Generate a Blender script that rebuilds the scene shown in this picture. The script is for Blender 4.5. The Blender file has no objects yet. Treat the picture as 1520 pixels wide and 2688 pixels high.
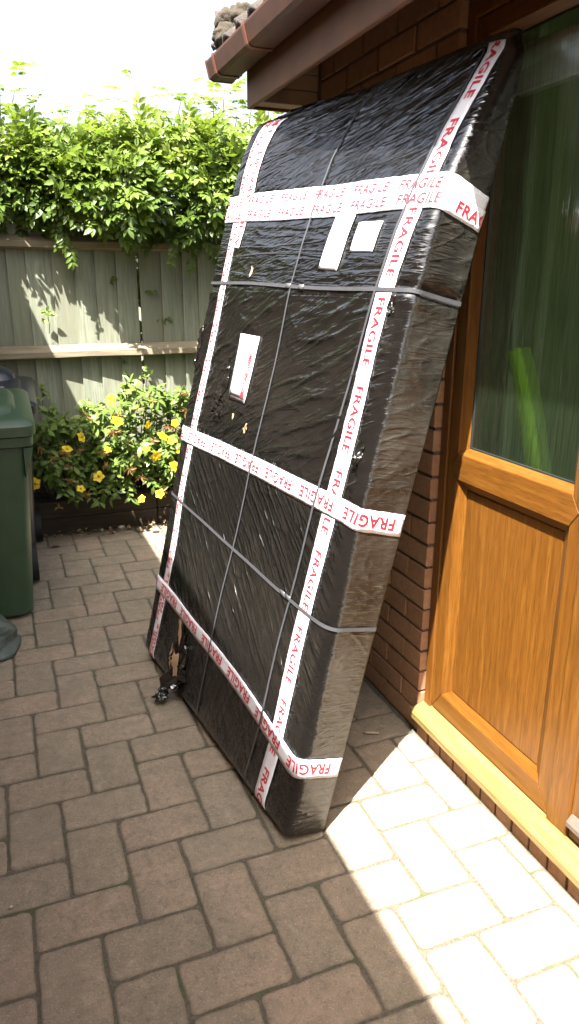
import bpy, bmesh, math, random
import numpy as np
from mathutils import Vector, Matrix

random.seed(7)
RNG = np.random.default_rng(11)
scene = bpy.context.scene
COL = scene.collection

# ------------------------------------------------------------------ camera
CAM = np.array([-1.2019, -1.8638, 1.4651])
yaw, pitch, roll = 0.3744, -0.3020, 0.0022
fw = Vector((math.sin(yaw)*math.cos(pitch), math.cos(yaw)*math.cos(pitch), math.sin(pitch)))
rt = Vector((math.cos(yaw), -math.sin(yaw), 0)); upv = rt.cross(fw)
r2 = rt*math.cos(roll) + upv*math.sin(roll); u2 = -rt*math.sin(roll) + upv*math.cos(roll)
cd = bpy.data.cameras.new('camera'); cam = bpy.data.objects.new('camera', cd); COL.objects.link(cam)
cam.matrix_world = Matrix(((r2.x, u2.x, -fw.x, CAM[0]), (r2.y, u2.y, -fw.y, CAM[1]), (r2.z, u2.z, -fw.z, CAM[2]), (0, 0, 0, 1)))
cd.sensor_fit = 'VERTICAL'; cd.sensor_height = 36.0; cd.sensor_width = 36.0
cd.lens = 36.0*1909.8/2688.0
cd.clip_start = 0.02; cd.clip_end = 2000
scene.camera = cam

# ------------------------------------------------------------------ sky, sun, exposure
LIGHT = Vector((0.38, 0.42, -1.0)).normalized()          # direction the sunlight travels
elev = math.asin(-LIGHT.z)
world = bpy.data.worlds.new('World'); scene.world = world; world.use_nodes = True
nt = world.node_tree; nt.nodes.clear()
sky = nt.nodes.new('ShaderNodeTexSky'); sky.sky_type = 'NISHITA'; sky.sun_disc = False
sky.sun_elevation = elev; sky.sun_rotation = math.atan2(-LIGHT.x, -LIGHT.y)
sky.air_density = 1.0; sky.dust_density = 6.0; sky.ozone_density = 0.6; sky.altitude = 30
hs = nt.nodes.new('ShaderNodeHueSaturation'); hs.inputs['Saturation'].default_value = 0.55   # thin summer haze
bg = nt.nodes.new('ShaderNodeBackground'); bg.inputs['Strength'].default_value = 0.077
wo = nt.nodes.new('ShaderNodeOutputWorld')
nt.links.new(sky.outputs['Color'], hs.inputs['Color']); nt.links.new(hs.outputs['Color'], bg.inputs['Color']); nt.links.new(bg.outputs[0], wo.inputs['Surface'])
sl = bpy.data.lights.new('sun', 'SUN'); sl.energy = 5.0; sl.angle = math.radians(0.53); sl.color = (1.0, 0.96, 0.90)
sun = bpy.data.objects.new('sun', sl); COL.objects.link(sun)
sun.rotation_euler = LIGHT.to_track_quat('-Z', 'Y').to_euler(); sun.location = (-4, -4, 10)
vs = scene.view_settings
vs.view_transform = 'Standard'; vs.look = 'None'; vs.gamma = 1.0; vs.exposure = 2.68
try: vs.use_curve_mapping = False
except Exception: pass
scene.render.engine = 'CYCLES'
scene.cycles.max_bounces = 10; scene.cycles.diffuse_bounces = 5; scene.cycles.transparent_max_bounces = 12
scene.cycles.sample_clamp_indirect = 6.0

# ------------------------------------------------------------------ helpers
def tag(o, label=None, cat=None, group=None, kind=None):
    if label: o['label'] = label
    if cat: o['category'] = cat
    if group: o['group'] = group
    if kind: o['kind'] = kind
    return o

def mesh(name, V, F, mat=None, parent=None, smooth=False, loc=None):
    me = bpy.data.meshes.new(name)
    me.from_pydata([tuple(map(float, v)) for v in V], [], [tuple(map(int, f)) for f in F]); me.update()
    if smooth: me.polygons.foreach_set('use_smooth', [True]*len(me.polygons))
    return obj(name, me, mat, parent, loc)

def obj(name, me, mat=None, parent=None, loc=None):
    o = bpy.data.objects.new(name, me); COL.objects.link(o)
    if mat and me is not None and len(me.materials) == 0: me.materials.append(mat)
    if parent: o.parent = parent
    if loc is not None: o.location = loc
    return o

def empty(name, loc=(0, 0, 0), parent=None):
    o = bpy.data.objects.new(name, None); COL.objects.link(o); o.location = loc; o.empty_display_size = .1
    if parent: o.parent = parent
    return o

def box_bm(bm, x0, x1, y0, y1, z0, z1):
    vs_ = [bm.verts.new(c) for c in ((x0,y0,z0),(x1,y0,z0),(x1,y1,z0),(x0,y1,z0),(x0,y0,z1),(x1,y0,z1),(x1,y1,z1),(x0,y1,z1))]
    for f in ((0,3,2,1),(4,5,6,7),(0,1,5,4),(1,2,6,5),(2,3,7,6),(3,0,4,7)): bm.faces.new([vs_[i] for i in f])

def box_mesh(name, x0, x1, y0, y1, z0, z1, bev=0.0, seg=1):
    bm = bmesh.new(); box_bm(bm, min(x0,x1), max(x0,x1), min(y0,y1), max(y0,y1), min(z0,z1), max(z0,z1))
    if bev: bmesh.ops.bevel(bm, geom=bm.edges[:], offset=bev, segments=seg, affect='EDGES', profile=.6)
    me = bpy.data.meshes.new(name); bm.to_mesh(me); bm.free(); return me

def box(name, x0, x1, y0, y1, z0, z1, mat, parent=None, bev=0.0, seg=1):
    return obj(name, box_mesh(name, x0, x1, y0, y1, z0, z1, bev, seg), mat, parent)

def prism_y(name, prof, y0, y1, mat, parent=None, smooth=False):
    """extrude an (x,z) outline along y"""
    n = len(prof); V = [(x, y0, z) for x, z in prof] + [(x, y1, z) for x, z in prof]
    F = [(i, (i+1) % n, n+(i+1) % n, n+i) for i in range(n)] + [tuple(range(n))[::-1], tuple(range(n, 2*n))]
    o = mesh(name, V, F, mat, parent)
    bm = bmesh.new(); bm.from_mesh(o.data); bmesh.ops.recalc_face_normals(bm, faces=bm.faces); bm.to_mesh(o.data); bm.free()
    return o

def tube_data(pts, rad, seg=6):
    pts = [Vector(q) for q in pts]; V = []; F = []
    for i, q in enumerate(pts):
        t = (pts[min(i+1, len(pts)-1)] - pts[max(i-1, 0)]).normalized()
        a = t.cross(Vector((0.31, 0.2, 0.93))).normalized(); b = t.cross(a)
        r = rad[i] if isinstance(rad, (list, tuple)) else rad
        for k in range(seg):
            an = 2*math.pi*k/seg; V.append(q + a*math.cos(an)*r + b*math.sin(an)*r)
    for i in range(len(pts)-1):
        for k in range(seg):
            F.append((i*seg+k, i*seg+(k+1) % seg, (i+1)*seg+(k+1) % seg, (i+1)*seg+k))
    F.append(tuple(range(seg))[::-1]); F.append(tuple(range((len(pts)-1)*seg, len(pts)*seg)))
    return V, F

class Acc:
    def __init__(s): s.V = []; s.F = []
    def add(s, V, F):
        o = len(s.V); s.V += [tuple(v) for v in V]; s.F += [tuple(i+o for i in f) for f in F]

# value noise for geometry
def _hash(ix, iy, seed):
    h = (ix.astype(np.int64)*374761393 + iy.astype(np.int64)*668265263 + seed*1442695041) & 0xffffffff
    h = ((h ^ (h >> 13))*1274126177) & 0xffffffff
    return ((h ^ (h >> 16)) & 0xffff)/65535.0
def gnoise(x, y, seed=0):
    x = np.asarray(x, float); y = np.asarray(y, float)
    ix = np.floor(x); iy = np.floor(y); fx = x-ix; fy = y-iy
    sx = fx*fx*fx*(fx*(fx*6-15)+10); sy = fy*fy*fy*(fy*(fy*6-15)+10)
    def g(dx, dy):
        a = _hash(ix+dx, iy+dy, seed)*2*np.pi
        return np.cos(a)*(fx-dx) + np.sin(a)*(fy-dy)
    return 1.4*((g(0,0)*(1-sx)+g(1,0)*sx)*(1-sy) + (g(0,1)*(1-sx)+g(1,1)*sx)*sy)
def sstep(a, b, x):
    t = np.clip((x-a)/(b-a), 0, 1); return t*t*(3-2*t)

# ------------------------------------------------------------------ materials
class NB:
    def __init__(s, name):
        s.m = bpy.data.materials.new(name); s.m.use_nodes = True; s.t = s.m.node_tree; s.t.nodes.clear()
        s.out = s.n('ShaderNodeOutputMaterial')
    def n(s, typ, **k):
        d = s.t.nodes.new(typ)
        for a, b in k.items(): setattr(d, a, b)
        return d
    def l(s, a, b): s.t.links.new(a, b)
    def set(s, node, **k):
        for a, b in k.items(): node.inputs[a.replace('_', ' ')].default_value = b
    def coord(s, kind='Object', scale=(1,1,1), rot=(0,0,0), loc=(0,0,0)):
        c = s.n('ShaderNodeTexCoord'); mp = s.n('ShaderNodeMapping')
        mp.inputs['Scale'].default_value = scale; mp.inputs['Rotation'].default_value = rot; mp.inputs['Location'].default_value = loc
        s.l(c.outputs[kind], mp.inputs['Vector']); return mp.outputs['Vector']
    def wcoord(s, scale=(1,1,1)):
        c = s.n('ShaderNodeNewGeometry'); mp = s.n('ShaderNodeMapping'); mp.inputs['Scale'].default_value = scale
        s.l(c.outputs['Position'], mp.inputs['Vector']); return mp.outputs['Vector']
    def noise(s, vec, scale, detail=4, rough=.55, dist=0.0):
        d = s.n('ShaderNodeTexNoise'); s.set(d, Scale=scale, Detail=detail, Roughness=rough, Distortion=dist); s.l(vec, d.inputs['Vector']); return d.outputs['Fac']
    def ramp(s, fac, stops):
        d = s.n('ShaderNodeValToRGB'); e = d.color_ramp.elements
        while len(e) < len(stops): e.new(.5)
        for k, (p, c) in enumerate(stops): e[k].position = p; e[k].color = (*c, 1) if len(c) == 3 else c
        s.l(fac, d.inputs['Fac']); return d.outputs['Color']
    def mix(s, fac, a, b, mode='MIX'):
        d = s.n('ShaderNodeMixRGB', blend_type=mode)
        for nm, v in (('Fac', fac), ('Color1', a), ('Color2', b)):
            if isinstance(v, (int, float)): d.inputs[nm].default_value = v
            elif isinstance(v, tuple): d.inputs[nm].default_value = (*v, 1)
            else: s.l(v, d.inputs[nm])
        return d.outputs['Color']
    def math(s, op, a, b=0.0):
        d = s.n('ShaderNodeMath', operation=op)
        for i, v in enumerate((a, b)):
            if isinstance(v, (int, float)): d.inputs[i].default_value = v
            else: s.l(v, d.inputs[i])
        return d.outputs[0]
    def bump(s, h, strength=.3, dist=.005, normal=None):
        d = s.n('ShaderNodeBump'); d.inputs['Strength'].default_value = strength; d.inputs['Distance'].default_value = dist
        s.l(h, d.inputs['Height'])
        if normal is not None: s.l(normal, d.inputs['Normal'])
        return d.outputs['Normal']
    def rnd(s): return s.n('ShaderNodeObjectInfo').outputs['Random']
    def attr(s, name): return s.n('ShaderNodeAttribute', attribute_name=name).outputs['Fac']
    def pbr(s, base, rough=.6, normal=None, **k):
        d = s.n('ShaderNodeBsdfPrincipled')
        if isinstance(base, tuple): d.inputs['Base Color'].default_value = (*base, 1)
        else: s.l(base, d.inputs['Base Color'])
        if isinstance(rough, (int, float)): d.inputs['Roughness'].default_value = rough
        else: s.l(rough, d.inputs['Roughness'])
        if normal is not None: s.l(normal, d.inputs['Normal'])
        for a, b in k.items(): d.inputs[a.replace('_', ' ')].default_value = b
        return d.outputs[0]
    def done(s, sh): s.l(sh, s.out.inputs['Surface']); return s.m

def m_plain(name, col, rough=.6, var=.18, scale=30, bump=.15, bd=.002, **k):
    b = NB(name); v = b.wcoord(); f = b.noise(v, scale, 5)
    c = b.ramp(f, [(.25, tuple(x*(1-var) for x in col)), (.75, tuple(min(1, x*(1+var)) for x in col))])
    f2 = b.noise(v, scale*6, 3)
    return b.done(b.pbr(c, rough, b.bump(f2, bump, bd), **k))

def m_paver():
    b = NB('paver concrete'); v = b.wcoord(); r = b.rnd()
    big = b.noise(v, 6, 5, .6); mot = b.noise(v, 24, 5, .65, .4); fine = b.noise(v, 240, 3, .75); med = b.noise(v, 75, 4, .7)
    base = b.ramp(r, [(0, (.205, .160, .113)), (.2, (.268, .205, .146)), (.4, (.232, .184, .128)), (.6, (.285, .208, .148)), (.8, (.218, .174, .122)), (1, (.270, .214, .154))])
    c = b.mix(b.ramp(big, [(.38, (0,0,0)), (.68, (.6,.6,.6))]), base, (.155, .132, .092))
    c = b.mix(b.ramp(mot, [(.30, (.75,.75,.75)), (.55, (0,0,0))]), c, (.135, .112, .080))
    c = b.mix(b.ramp(mot, [(.56, (0,0,0)), (.78, (.7,.7,.7))]), c, (.33, .27, .205))
    c = b.mix(b.ramp(med, [(.28, (.7,.7,.7)), (.46, (0,0,0))]), c, (.095, .078, .056))
    c = b.mix(b.ramp(fine, [(.56, (0,0,0)), (.72, (.8,.8,.8))]), c, (.40, .35, .28))
    c = b.mix(b.ramp(fine, [(.26, (.85,.85,.85)), (.40, (0,0,0))]), c, (.06, .048, .036))
    vor = b.n('ShaderNodeTexVoronoi'); vor.inputs['Scale'].default_value = 85; b.l(v, vor.inputs['Vector'])
    pit = b.ramp(vor.outputs['Distance'], [(.10, (0,0,0)), (.22, (1,1,1))])
    dirt = b.attr('worn')                                     # grime caught on the worn arrises
    c = b.mix(b.math('MULTIPLY', dirt, b.ramp(b.noise(v, 30, 4, .7), [(.35, (.2,.2,.2)), (.65, (.9,.9,.9))])), c, (.10, .086, .058))
    h = b.mix(.5, b.mix(.5, fine, med), b.mix(.5, pit, mot))
    return b.done(b.pbr(c, .9, b.bump(h, .9, .0040)))

def m_ground():
    b = NB('joint sand and soil'); v = b.wcoord()
    n1 = b.noise(v, 9, 5); n2 = b.noise(v, 140, 4, .7)
    c = b.ramp(n2, [(.3, (.050, .042, .030)), (.7, (.14, .116, .085))])
    c = b.mix(b.ramp(n1, [(.5, (0,0,0)), (.68, (.8,.8,.8))]), c, (.055, .07, .025))
    return b.done(b.pbr(c, .95, b.bump(n2, .8, .004)))

def m_brick():
    b = NB('brick'); v = b.wcoord(); r = b.rnd()
    n = b.noise(v, 45, 5, .7); f = b.noise(v, 320, 3, .7)
    c = b.ramp(r, [(0, (.31, .155, .075)), (.35, (.36, .200, .100)), (.7, (.28, .135, .065)), (1, (.38, .215, .11))])
    c = b.mix(b.ramp(n, [(.35, (.55,.55,.55)), (.7, (0,0,0))]), c, (.17, .075, .04))
    c = b.mix(b.ramp(f, [(.62, (0,0,0)), (.75, (.5,.5,.5))]), c, (.42, .27, .16))
    return b.done(b.pbr(c, .85, b.bump(b.mix(.4, f, n), .5, .003)))

def m_wood(name, c0, c1, c2, axis='z', rough=.7, gscale=1.0, bump=.25, spec=.5, scatter=True):
    """weathered or grained timber, grain along the axis"""
    b = NB(name)
    sc = {'z': (14, 14, .9), 'y': (14, .9, 14), 'x': (.9, 14, 14)}[axis]
    v = b.wcoord(tuple(k*gscale for k in sc)); r = b.rnd()
    off = b.n('ShaderNodeVectorMath', operation='ADD'); b.l(v, off.inputs[0])
    cmb = b.n('ShaderNodeCombineXYZ')
    for i, mlt in enumerate((37., 53., 11.)): b.l(b.math('MULTIPLY', r, mlt), cmb.inputs[i])
    b.l(cmb.outputs[0], off.inputs[1]); vv = off.outputs[0]
    g = b.noise(vv, 1.0, 6, .62, 1.4); g2 = b.noise(vv, 5.0, 4, .7, .6)
    c = b.ramp(g, [(.28, c0), (.5, c1), (.74, c2)])
    c = b.mix(b.ramp(g2, [(.35, (.6,.6,.6)), (.62, (0,0,0))]), c, tuple(k*.55 for k in c0))
    if scatter:
        c = b.mix(b.math('MULTIPLY', r, .75), c, (c1[0]*.68, c1[1]*.64, c1[2]*.60))
    return b.done(b.pbr(c, rough, b.bump(b.mix(.5, g, g2), bump, .002), Specular_IOR_Level=spec))

def m_oak(name='golden oak foil', axis='z', dark=1.0, gain=(1, 1, 1)):
    b = NB(name)
    sc = {'z': (22, 22, 1.3), 'y': (22, 1.3, 22)}[axis]
    v = b.wcoord(sc); g = b.noise(v, 1.0, 5, .6, 2.2); v2 = b.wcoord(tuple(k*9 for k in sc)); g2 = b.noise(v2, 1.0, 3, .7)
    wv = b.n('ShaderNodeTexWave', wave_type='RINGS', rings_direction='X'); b.set(wv, Scale=.55, Distortion=7.0, Detail=3.0); b.l(v, wv.inputs['Vector'])
    c = b.ramp(g, [(.28, (.115*dark, .042*dark, .0060*dark)), (.5, (.170*dark, .066*dark, .0095*dark)), (.72, (.225*dark, .094*dark, .015*dark))])
    c = b.mix(b.math('MULTIPLY', wv.outputs['Fac'], .48), c, (.135*dark, .044*dark, .005*dark))
    c = b.mix(b.ramp(g2, [(.36, (.8,.8,.8)), (.52, (0,0,0))]), c, (.095*dark, .037*dark, .0045*dark))
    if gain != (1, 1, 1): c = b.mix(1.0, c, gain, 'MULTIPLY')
    return b.done(b.pbr(c, .34, b.bump(g2, .12, .0006), Specular_IOR_Level=.5))

def m_film():
    b = NB('black stretch film'); v = b.wcoord(); dust = b.attr('dust')
    n = b.noise(v, 26, 6, .7); sp = b.noise(v, 520, 2, .6); n3 = b.noise(v, 7, 4)
    c = b.mix(b.math('MULTIPLY', dust, b.ramp(n, [(.3, (.25,.25,.25)), (.7, (1,1,1))])), (.0042, .004, .0038), (.105, .090, .068))
    c = b.mix(b.ramp(sp, [(.68, (0,0,0)), (.72, (.7,.7,.7))]), c, (.085, .066, .042))
    pu, pv = b.attr('pu'), b.attr('pv')                       # position on the wrapped sheet, in metres
    def crease(ang, ll, ls, det=3.0, dist=.5):
        ca, sa = math.cos(ang), math.sin(ang)
        A_ = b.math('ADD', b.math('MULTIPLY', pu, ca/ll), b.math('MULTIPLY', pv, sa/ll)); B_ = b.math('ADD', b.math('MULTIPLY', pu, -sa/ls), b.math('MULTIPLY', pv, ca/ls))
        cb = b.n('ShaderNodeCombineXYZ'); b.l(A_, cb.inputs[0]); b.l(B_, cb.inputs[1]); cb.inputs[2].default_value = ang*7
        nz = b.n('ShaderNodeTexNoise'); b.set(nz, Scale=1.0, Detail=det, Roughness=.5, Distortion=dist); b.l(cb.outputs[0], nz.inputs['Vector'])
        r_ = b.math('ABSOLUTE', b.math('SUBTRACT', nz.outputs['Fac'], .5)); r_ = b.math('SUBTRACT', 1.0, b.math('MINIMUM', b.math('MULTIPLY', r_, 9.0), 1.0))
        return b.math('POWER', r_, 1.6)
    def band(lo, hi, w=.08):
        def st(e):
            d = b.n('ShaderNodeMapRange', interpolation_type='SMOOTHSTEP'); d.inputs['From Min'].default_value = e-w; d.inputs['From Max'].default_value = e+w; b.l(pv, d.inputs['Value']); return d.outputs[0]
        return b.math('MULTIPLY', st(lo), b.math('SUBTRACT', 1.0, st(hi)))
    fm = b.n('ShaderNodeMapRange'); fm.inputs['From Min'].default_value = 1.26; fm.inputs['From Max'].default_value = 1.20; b.l(pu, fm.inputs['Value']); fr = fm.outputs[0]
    top = b.math('MULTIPLY', band(1.68, 9), b.math('ADD', b.math('MULTIPLY', crease(.24, .30, .034), .8), b.math('MULTIPLY', crease(.42, .18, .018), .35)))
    upp = b.math('MULTIPLY', band(1.44, 1.68, .04), b.math('ADD', b.math('MULTIPLY', crease(-.03, .55, .040), .8), b.math('MULTIPLY', crease(.20, .16, .020), .35)))
    mdd = b.math('MULTIPLY', band(.93, 1.44, .06), b.math('ADD', crease(.44, .42, .060), b.math('MULTIPLY', crease(.26, .22, .030), .35)))
    low = b.math('MULTIPLY', band(.30, .93, .05), b.math('ADD', b.math('MULTIPLY', crease(-.60, .80, .050, 2, .25), 1.4), b.math('MULTIPLY', crease(-.74, .60, .034, 2, .25), .7)))
    bot_ = b.math('MULTIPLY', band(-9, .30, .05), b.math('ADD', crease(1.42, .25, .026), b.math('MULTIPLY', crease(-.7, .2, .024), .5)))
    sid = b.math('MULTIPLY', b.math('SUBTRACT', 1.0, fr), b.math('ADD', b.math('MULTIPLY', crease(.10, .14, .018), .32), b.math('MULTIPLY', crease(.40, .20, .055, 2, .2), .6)))
    tot = b.math('ADD', b.math('MULTIPLY', fr, b.math('ADD', b.math('ADD', top, upp), b.math('ADD', mdd, b.math('ADD', low, bot_)))), sid)
    cb2 = b.n('ShaderNodeCombineXYZ'); b.l(pu, cb2.inputs[0]); b.l(pv, cb2.inputs[1])
    pm = b.ramp(b.noise(cb2.outputs[0], 4.5, 3, .55), [(.36, (.40,.40,.40)), (.62, (1,1,1))])
    tot = b.math('MULTIPLY', tot, pm)
    cr2 = b.noise(v, 120, 3, .6)
    h = b.math('ADD', tot, b.math('MULTIPLY', cr2, .10))
    h = b.math('MULTIPLY', h, b.math('SUBTRACT', 1.0, b.math('MULTIPLY', b.attr('flat'), .85)))
    ro = b.math('ADD', b.math('MULTIPLY', dust, .75), b.math('ADD', .07, b.math('MULTIPLY', n3, .12)))
    return b.done(b.pbr(c, ro, b.bump(h, .80, .0042), Specular_IOR_Level=.5, IOR=1.85))

def m_leaf(name, cols, trans=.35, rough=.45):
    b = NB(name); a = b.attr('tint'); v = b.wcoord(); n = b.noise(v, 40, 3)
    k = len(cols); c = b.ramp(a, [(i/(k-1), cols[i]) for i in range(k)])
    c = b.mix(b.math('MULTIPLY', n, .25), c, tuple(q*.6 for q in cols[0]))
    p = b.pbr(c, rough, None, Specular_IOR_Level=.4)
    t = b.n('ShaderNodeBsdfTranslucent'); b.l(b.mix(.5, c, (.22, .30, .02), 'MIX'), t.inputs['Color'])
    mx = b.n('ShaderNodeMixShader'); mx.inputs[0].default_value = trans; b.l(p, mx.inputs[1]); b.l(t.outputs[0], mx.inputs[2])
    return b.done(mx.outputs[0])

def m_glass():
    b = NB('reeded obscure glass')
    v = b.wcoord((1, 75, 3.2)); g = b.noise(v, 1.0, 3, .6, .8)
    v2 = b.wcoord((1, 170, 6)); g2 = b.noise(v2, 1.0, 2, .5, .4)
    nrm = b.bump(b.mix(.4, g, g2), .55, .004)
    fr = b.n('ShaderNodeFresnel'); fr.inputs['IOR'].default_value = 1.52; b.l(nrm, fr.inputs['Normal'])
    gl = b.n('ShaderNodeBsdfGlossy'); gl.inputs['Roughness'].default_value = .06; gl.inputs['Color'].default_value = (.9, .95, .92, 1); b.l(nrm, gl.inputs['Normal'])
    rf = b.n('ShaderNodeBsdfRefraction'); rf.inputs['Roughness'].default_value = .16; rf.inputs['IOR'].default_value = 1.25; b.l(b.ramp(b.mix(.5, g2, b.noise(b.wcoord((1, 330, 7)), 1.0, 2, .5, .5)), [(.40, (.55, .62, .55)), (.52, (.85, .93, .85)), (.66, (.95, 1, .95))]), rf.inputs['Color']); b.l(nrm, rf.inputs['Normal'])
    tr = b.n('ShaderNodeBsdfTransparent'); tr.inputs['Color'].default_value = (.8, .9, .8, 1)
    m1 = b.n('ShaderNodeMixShader'); m1.inputs[0].default_value = .30; b.l(rf.outputs[0], m1.inputs[1]); b.l(tr.outputs[0], m1.inputs[2])
    df = b.n('ShaderNodeBsdfTranslucent'); df.inputs['Color'].default_value = (.29, .40, .24, 1); b.l(nrm, df.inputs['Normal'])
    df2 = b.n('ShaderNodeBsdfDiffuse'); df2.inputs['Color'].default_value = (.22, .31, .18, 1); b.l(nrm, df2.inputs['Normal'])
    m3 = b.n('ShaderNodeAddShader'); b.l(df.outputs[0], m3.inputs[0]); b.l(df2.outputs[0], m3.inputs[1])
    m4 = b.n('ShaderNodeMixShader'); b.l(b.ramp(g2, [(.35, (.022,.022,.022)), (.62, (.042,.042,.042))]), m4.inputs[0]); b.l(m1.outputs[0], m4.inputs[1]); b.l(m3.outputs[0], m4.inputs[2]); m1 = m4
    m2 = b.n('ShaderNodeMixShader'); b.l(b.math('MULTIPLY', fr.outputs[0], 2.0), m2.inputs[0]); b.l(m1.outputs[0], m2.inputs[1]); b.l(gl.outputs[0], m2.inputs[2])
    return b.done(m2.outputs[0])

M = dict(
    paver=m_paver(), ground=m_ground(), brick=m_brick(),
    mortar=m_plain('mortar', (.13, .085, .055), .95, .25, 80, .5, .003),
    fence=m_wood('weathered fence timber', (.165, .182, .132), (.238, .254, .185), (.315, .325, .24), 'z', .85),
    rail=m_wood('weathered rail timber', (.16, .13, .085), (.25, .205, .135), (.34, .29, .20), 'x', .85),
    sleeper=m_wood('dark timber sleeper', (.020, .014, .009), (.04, .028, .017), (.06, .042, .026), 'x', .9, 1, .5),
    soil=m_plain('soil', (.04, .028, .018), .97, .4, 60, .8, .01),
    oak_v=m_oak('golden oak foil vertical', 'z', .86), oak_h=m_oak('golden oak foil horizontal', 'y', .86),
    sill=m_oak('oak foil painted sunlit', 'y', 1.0, (1.30, 2.4, 6.0)),  # door oak made paler and yellower, strong sunlight put into the colour
    gasket=m_plain('rubber gasket', (.015, .02, .017), .5),
    fascia=m_plain('rosewood fascia plastic', (.125, .052, .017), .62, .2, 8, .04),
    soffit=m_plain('brown soffit plastic', (.30, .20, .125), .42, .12, 9, .04),
    gutter=m_plain('brown gutter plastic', (.060, .021, .008), .55, .4, 12, .05),
    clip=m_plain('red brown gutter clip', (.13, .042, .024), .35),
    tile=m_plain('roof tile concrete', (.060, .048, .040), .9, .5, 22, .7, .005),
    bedding=m_plain('verge mortar', (.036, .027, .016), .95, .45, 30, .5, .006),
    film=m_film(), tape=m_plain('white printed tape', (.82, .81, .84), .26, .05, 30, .5, .0030),
    red=m_plain('red print', (.50, .018, .028), .4, .25, 90, .05), white=m_plain('white paper label', (.86, .86, .87), .4, .02, 20, .1, .001),
    strap=m_plain('grey polypropylene strap', (.050, .050, .054), .28, .12, 60, .15, .0006), buckle=m_plain('strap seal', (.07, .07, .073), .35),
    ply=m_wood('exposed pale plywood', (.32, .20, .10), (.48, .32, .18), (.60, .43, .27), 'z', .7, 1.5, .2),
    pouch=m_plain('clear pouch edge', (.55, .55, .58), .2, .1, 40, .5, .003),
    bin_green=m_plain('green bin plastic', (.034, .066, .034), .40, .15, 14, .12),
    bin_black=m_plain('blue black bin plastic', (.014, .017, .027), .34, .15, 14, .12),
    rubber=m_plain('black rubber', (.012, .012, .013), .7),
    sack=m_plain('grey green woven plastic', (.055, .068, .056), .40, .35, 18, .5, .006),
    bark=m_plain('bark', (.06, .045, .03), .9, .35, 40, .6, .006),
    hedge=m_leaf('hedge leaf', [(.036, .070, .012), (.080, .135, .020), (.150, .215, .032), (.26, .31, .06)], .40),
    shrub=m_leaf('shrub leaf', [(.045, .088, .020), (.095, .160, .032), (.175, .235, .05), (.28, .31, .075)], .28),
    petal=m_leaf('yellow petal', [(.62, .43, .010), (.78, .60, .02)], .3, .5),
    dry=m_leaf('dry flower head', [(.16, .075, .028), (.27, .145, .055), (.36, .23, .095)], .25, .8),
    litter=m_leaf('dry leaf litter', [(.10, .055, .025), (.22, .13, .065), (.33, .23, .13)], .1, .8),
    glass=m_glass(),
    room=m_plain('dim room wall', (.17, .235, .10), .9, .2, 4),
    room_floor=m_plain('dim room floor', (.13, .10, .06), .7, .2, 6),
    curtain=m_plain('pale green curtain', (.34, .42, .26), .9, .1, 30),
    lime=m_plain('lime green plastic', (.42, .78, .05), .4, .08),
    step=m_plain('weather bar', (.12, .085, .065), .5, .2, 30),
    twig=m_plain('dry twig', (.40, .31, .19), .8), moss=m_plain('moss', (.045, .062, .018), .95, .4, 90, .8, .004),
    stone=m_plain('pale stone', (.34, .31, .26), .9, .3, 40, .5),
    nwall=m_plain('neighbour brickwork', (.24, .14, .085), .9, .3, 12, .4, .004),
)

def set_attr(me, name, arr):
    a = me.attributes.new(name, 'FLOAT', 'POINT'); a.data.foreach_set('value', np.asarray(arr, np.float32))

# ================================================================== SETTING
g = 400.0
ground = mesh('ground', [(-g, -g, -.0055), (g, -g, -.0055), (g, g, -.0055), (-g, g, -.0055)], [(0, 1, 2, 3)], M['ground'])
tag(ground, 'sandy earth under and between the paving blocks', 'ground', kind='structure')

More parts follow.
